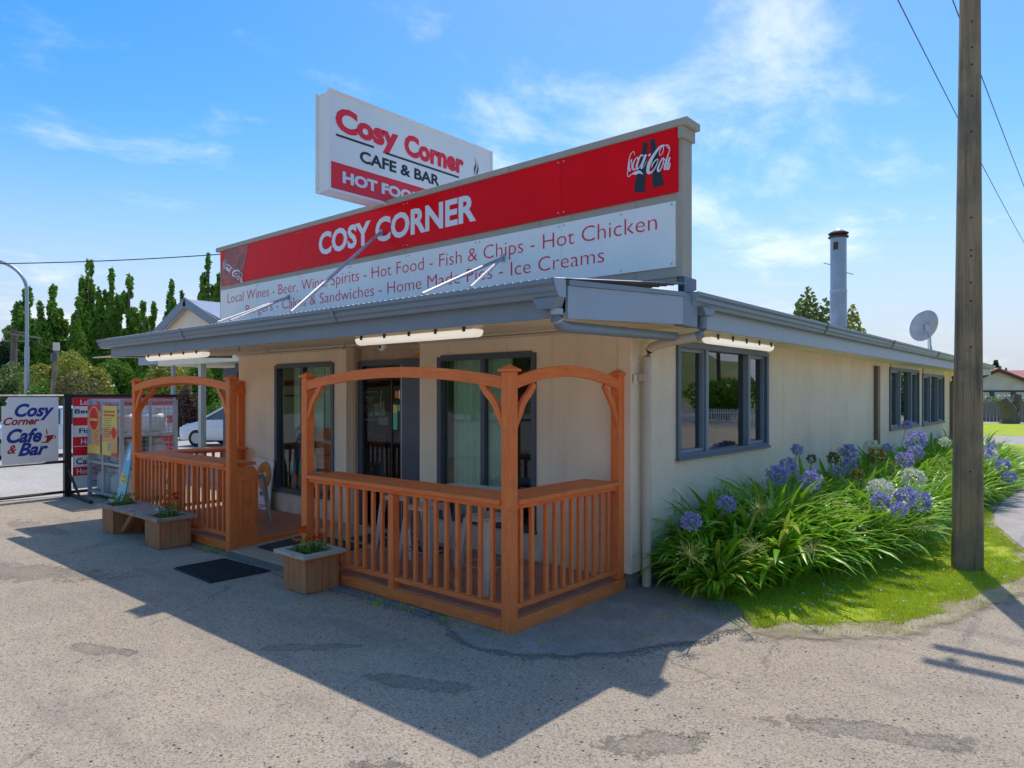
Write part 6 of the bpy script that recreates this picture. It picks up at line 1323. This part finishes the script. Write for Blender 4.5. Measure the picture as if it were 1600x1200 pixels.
# outbuilding left
WB = thing('white_outbuilding', 'low white flat-roofed outbuilding behind the gas cage', 'building', tuple(PD(240, 617, 40)))
c = PD(205, 617, 40); e = PD(268, 617, 36)
def wbx(u0, u1, w0, w1, z0, z1): return MB().add([tuple(Vector((c.x+RT[0]*u+FW[0]*w, c.y+RT[1]*u+FW[1]*w, z))) for z in (z0, z1) for u, w in ((u0, w0), (u1, w0), (u1, w1), (u0, w1))], [(0, 3, 2, 1), (4, 5, 6, 7), (0, 1, 5, 4), (1, 2, 6, 5), (2, 3, 7, 6), (3, 0, 4, 7)])
part('wall', wbx(-.6, 2.6, 0, 4, 0, 2.12), 'white_paint', WB); part('roof', wbx(-.8, 2.8, -.2, 4.2, 2.121, 2.28), 'navy_frame', WB)
part('wall', wbx(2.61, 5.2, 1, 4, 0, 1.9), 'white_paint', WB); part('window', wbx(3.2, 3.6, .93, .99, 1.2, 1.7), 'navy_frame', WB)
YFc = thing('yard_fence', 'pale concrete-grey fence behind the parked cars', 'fence', tuple(PD(300, 617, 31))); c = PD(262, 617, 31)
for k in range(16): part('panel', wbx(k*.25, k*.25+.24, 0, .04, 0, 1.15), 'grey_fence_z', YFc)
# street furniture left
t = thing('street_lamp', 'tall galvanised street lamp pole with an arm curving left out of frame', 'street lamp', tuple(PZ(42, 617+1.85*FPX/31)))
b = PD(42, 617, 31); top = PD(43, 455, 31).z; pts = [(b.x, b.y, 0), (b.x, b.y, top)]; R0 = 1.75
for k in range(1, 13): a = k/12*math.radians(86); pts.append((b.x-RT[0]*R0*(1-math.cos(a))*1.05, b.y-RT[1]*R0*(1-math.cos(a))*1.05, top+R0*math.sin(a)*.80))
part('pole', MB().tube([pts[0], (b.x, b.y, 4.0)], .10, 12).tube([(b.x, b.y, 4.001), *pts[1:]], .075, 12), 'galvanised', t, True); pe = pts[-1]; part('lamp_head', MB().tube([pe, (pe[0]-RT[0]*.9, pe[1]-RT[1]*.9, pe[2]+.0)], .08, 8), 'galvanised', t, True)
t = thing('street_lamp', 'small distant street lamp beside the timber utility pole', 'street lamp', tuple(PD(32, 617, 70))); b = PD(32, 617, 70); zz = PD(32, 545, 70).z
part('pole', MB().tube([(b.x, b.y, 0), (b.x, b.y, zz), (b.x-RT[0]*.35, b.y-RT[1]*.35, zz+.7), (b.x-RT[0]*1.0, b.y-RT[1]*1.0, zz+1.2)], .10, 8), 'galvanised', t, True)
t = thing('utility_pole', 'weathered timber utility pole with crossarms at the left edge', 'pole', tuple(PD(21, 617, 45))); b = PD(21, 617, 45); zz = PD(21, 515, 45).z
part('shaft', MB().tube([(b.x, b.y, 0), (b.x+.1, b.y, zz)], .2, 10, radii=[.26, .17]), 'bark_z', t, True)
for z, L in ((zz-.15, .9), (zz-.7, 1.0)): part('crossarm', MB().tube([(b.x-RT[0]*L*.7, b.y-RT[1]*L*.7, z), (b.x+RT[0]*L, b.y+RT[1]*L, z-.05)], .06, 6), 'grey_fence_z', t)
part('crossarm', MB().tube([(b.x-FW[0]*.3, b.y-FW[1]*.3, zz-.3), (b.x+RT[0]*1.8, b.y+RT[1]*1.8, zz-.55)], .06, 6), 'grey_fence_z', t)
t = thing('leaning_pole', 'short leaning concrete post with a pale cap above the sign frame', 'pole', tuple(PD(80, 617, 30))); b = PD(78, 617, 30); tp = PD(88, 548, 30)
part('shaft', MB().tube([(b.x-.12, b.y, 0), tuple(tp)], .10, 6), 'pole_concrete', t); part('cap', MB().tube([tuple(tp), tuple(tp+Vector((0, 0, .35)))], .13, 8), 'cream_paint', t); part('meter_box', MB().box(tp.x-.05, tp.x+.15, tp.y-.2, tp.y-.05, tp.z-.45, tp.z-.1), 'navy_frame', t)
a_, b_ = PD(-60, 413, 30), PD(420, 392, 30); mid = PD(170, 410.5, 30)
pts = [tuple(a_.lerp(b_, k/20)+Vector((0, 0, -.12*math.sin(PI*k/20)))) for k in range(21)]
tag(link('service_cable', MB().tube(pts, .022, 6, False).mesh('service_cable', 'black_paint')), 'thick black overhead cable running left from behind the parapet', 'wire', 'overhead wires')
p0, p1 = PD(-30, 556, 45), PD(83, 546, 32); tag(link('thin_cable', MB().tube([tuple(PD(30, 525, 45)), tuple(PD(56, 535, 38)), tuple(PD(83, 546, 30))], .012, 5, False).mesh('thin_cable', 'black_paint')), 'thin cable sagging from the timber utility pole to the leaning post', 'wire', 'overhead wires')
# cars
def car(loc, rz, lab, paint, L=4.2, Wd=1.74, H=1.50):
    t = thing('parked_car', lab, 'car', loc, rz, 'cars parked in the yard'); h2 = Wd/2
    prof = [(-L/2, .45), (-L/2+.02, .80), (-L/2+.12, 1.0), (-L/2+.42, H*.93), (-L/2+.95, H), (.1, H*.985), (.62, H*.92), (1.15, 1.02), (1.75, .88), (L/2-.08, .70), (L/2, .5), (L/2-.05, .25), (-L/2+.05, .25)]
    # lower body by sections
    xs = np.linspace(-L/2, L/2, 25); V_ = []; 
    for x in xs:
        e = min(1, (L/2-abs(x))/.55); w = h2*(.80+.20*math.sqrt(max(0, 1-(1-e)**2))); bel = .98-.02*abs(x) if x < .9 else .98-(x-.9)*.22; bel = bel if x < L/2-.1 else bel*.86; bel = bel if x > -L/2+.1 else bel*.93
        for y, z in ((-w*.92, .24), (-w, .42), (-w*1.0, .70), (-w*.94, bel), (-w*.55, bel+.045), (0, bel+.06), (w*.55, bel+.045), (w*.94, bel), (w, .70), (w, .42), (w*.92, .24)): V_.append((x, y, z))
    F_ = [(i*11+k, i*11+k+1, (i+1)*11+k+1, (i+1)*11+k) for i in range(24) for k in range(10)]+[(i*11+10, i*11, (i+1)*11, (i+1)*11+10) for i in range(24)]+[tuple(range(10, -1, -1)), tuple(24*11+k for k in range(11))]
    part('body', MB().add(V_, F_), paint, t, True, world=False)
    gs = [(-L/2+.18, .98, .70), (-L/2+.45, H*.91, .60), (-L/2+.95, H, .56), (-.1, H, .56), (.35, H*.955, .57), (1.18, .97, .68)]; V_ = []
    for x, z, w in gs: V_ += [(x, -.78 if z < 1.1 else -.78+.0, .93), (x, -w*1.06, z-.05 if z > 1.1 else .95), (x, -w*.85, z), (x, w*.85, z), (x, w*1.06, z-.05 if z > 1.1 else .95), (x, .78, .93)]
    F_ = [(i*6+k, i*6+k+1, (i+1)*6+k+1, (i+1)*6+k) for i in range(5) for k in range(5)]+[tuple(range(6)), tuple(30+k for k in range(6))]; part('cabin_glass', MB().add(V_, F_), 'car_glass', t, True, world=False)
    V_ = []
    for x, z, w in gs[1:5]: V_ += [(x, -w*1.09, z-.065), (x, -w*.86, z+.012), (x, w*.86, z+.012), (x, w*1.09, z-.065)]
    part('roof', MB().add(V_, [(i*4+k, i*4+k+1, (i+1)*4+k+1, (i+1)*4+k) for i in range(3) for k in range(3)]), paint, t, True, world=False)
    for sg in (-1, 1):
        for (xa, za, xb, zb) in ((.42, H*.93, 1.2, .96), (-.25, H-.06, -.22, .95), (-1.45, H*.9, -1.75, .95)): part('pillar', MB().tube([(xa, sg*.63, za), (xb, sg*.79, zb)], .04, 6), paint, t, True, world=False)
        w_ = MB().add([(L/2-.62, sg*(h2*.93), .78), (L/2-.20, sg*(h2*.80), .70), (L/2-.06, sg*(h2*.58), .62), (L/2-.10, sg*(h2*.60), .74), (L/2-.36, sg*(h2*.82), .83)], [(0, 1, 2, 3, 4)]); w_.v += [(v[0]+.02, v[1]+sg*.02, v[2]+.015) for v in w_.v]; w_.f += [(5, 6, 7, 8, 9)]+[(i, (i+1) % 5, 5+(i+1) % 5, 5+i) for i in range(5)]; part('headlight', w_, 'aluminium', t, world=False)
        part('mirror', MB().lathe((.95, sg*.95, .98), [(.02, -.06), (.08, -.04), (.08, .04), (.02, .06)], 10), paint, t, True, world=False)
        for x in (-1.25, 1.32):
            o = part('wheel', MB().lathe((x, sg*(h2-.10), .31), [(.20, -.11), (.30, -.10), (.31, 0), (.30, .10), (.20, .11)], 22, 'y'), 'tyre', t, True, world=False); part('rim', MB().lathe((x, sg*(h2+.012), .31), [(.03, .004), (.19, .0), (.20, -.02)], 16, 'y'), 'aluminium', o, world=False)
    part('grille', MB().box(L/2-.05, L/2+.012, -.42, .42, .40, .56), 'black_paint', t, world=False); part('number_plate', MB().box(L/2+.013, L/2+.02, -.2, .2, .44, .53), 'white_paint', t, world=False)
    return t
p = PZ(338, 712); car((-24.0, 13.0, 0), math.radians(-150), 'white hatchback with its front showing between the railing posts', 'car_white')
car((-27.8, 16.4, 0), math.radians(-160), 'pale silver car parked behind the white hatchback', 'car_silver')
car((-24.5, 7.0, 0), math.radians(-100), 'white car mostly hidden behind the Cosy Corner sign frame', 'car_white')
# ================================================================== ACROSS THE STREET (mirrored in the side window)
PF = thing('picket_fence', 'white picket fence mirrored in the large side window', 'fence', (10, 38, 0))
for k in range(110): x = 5+k*.14; pbox('picket', x, x+.07, 38.0, 38.02, .05, 1.05, 'white_paint', PF, 0)
part('fence_rail', MB().box(5, 20.4, 38.021, 38.05, .3, .38), 'white_paint', PF); part('fence_rail', MB().box(5, 20.4, 38.021, 38.05, .8, .88), 'white_paint', PF)
def plainpole(x, y, lab):
    t = thing('utility_pole', lab, 'pole', (x, y, 0), 0, 'poles mirrored in the side window'); part('shaft', MB().tube([(x, y, 0), (x, y, 9.5)], .13, 8), 'bark_z', t, True)
    for z in (8.6, 9.2): part('crossarm', MB().box(x-.9, x+.9, y-.05, y+.05, z, z+.1), 'grey_fence_z', t)
plainpole(14.5, 48, 'timber pole with two crossarms mirrored in the middle pane of the side window'); plainpole(24, 66, 'farther timber pole mirrored beside the first in the side window')
for i, (x, y) in enumerate([(3, 46), (8, 50), (13, 46), (17, 52), (22, 48), (28, 54)]):
    r = random.Random(i); bl = [(r.uniform(-1.4, 1.4), r.uniform(-1.4, 1.4), r.uniform(1, 2.4), 1.3, 1.3, 1.0) for _ in range(6)]; tree('street_shrub', 'dark green shrub across the street mirrored in the side window', (x, y, 0), 1.5, bl, 2500, .3, ['green_leaf', 'poplar_leaf'][i % 2], 'shrubs mirrored in the side window', cat='shrub', seed=i+80)
for i, (x, y) in enumerate([(-34, -24), (-28, -30), (-22, -26), (-16, -31), (-10, -27), (-4, -30), (2, -27), (9, -31)]):
    r = random.Random(i+9); bl = [(r.uniform(-2.2, 2.2), r.uniform(-2, 2), r.uniform(1.5, 5.2), 1.9, 1.9, 1.6) for _ in range(8)]; tree('roadside_tree', 'leafy roadside tree mirrored in the front windows', (x, y, 0), 3, bl, 3000, .42, ['green_leaf', 'olive_leaf'][i % 2], 'trees mirrored in the front windows', tr=.2, seed=i+90)
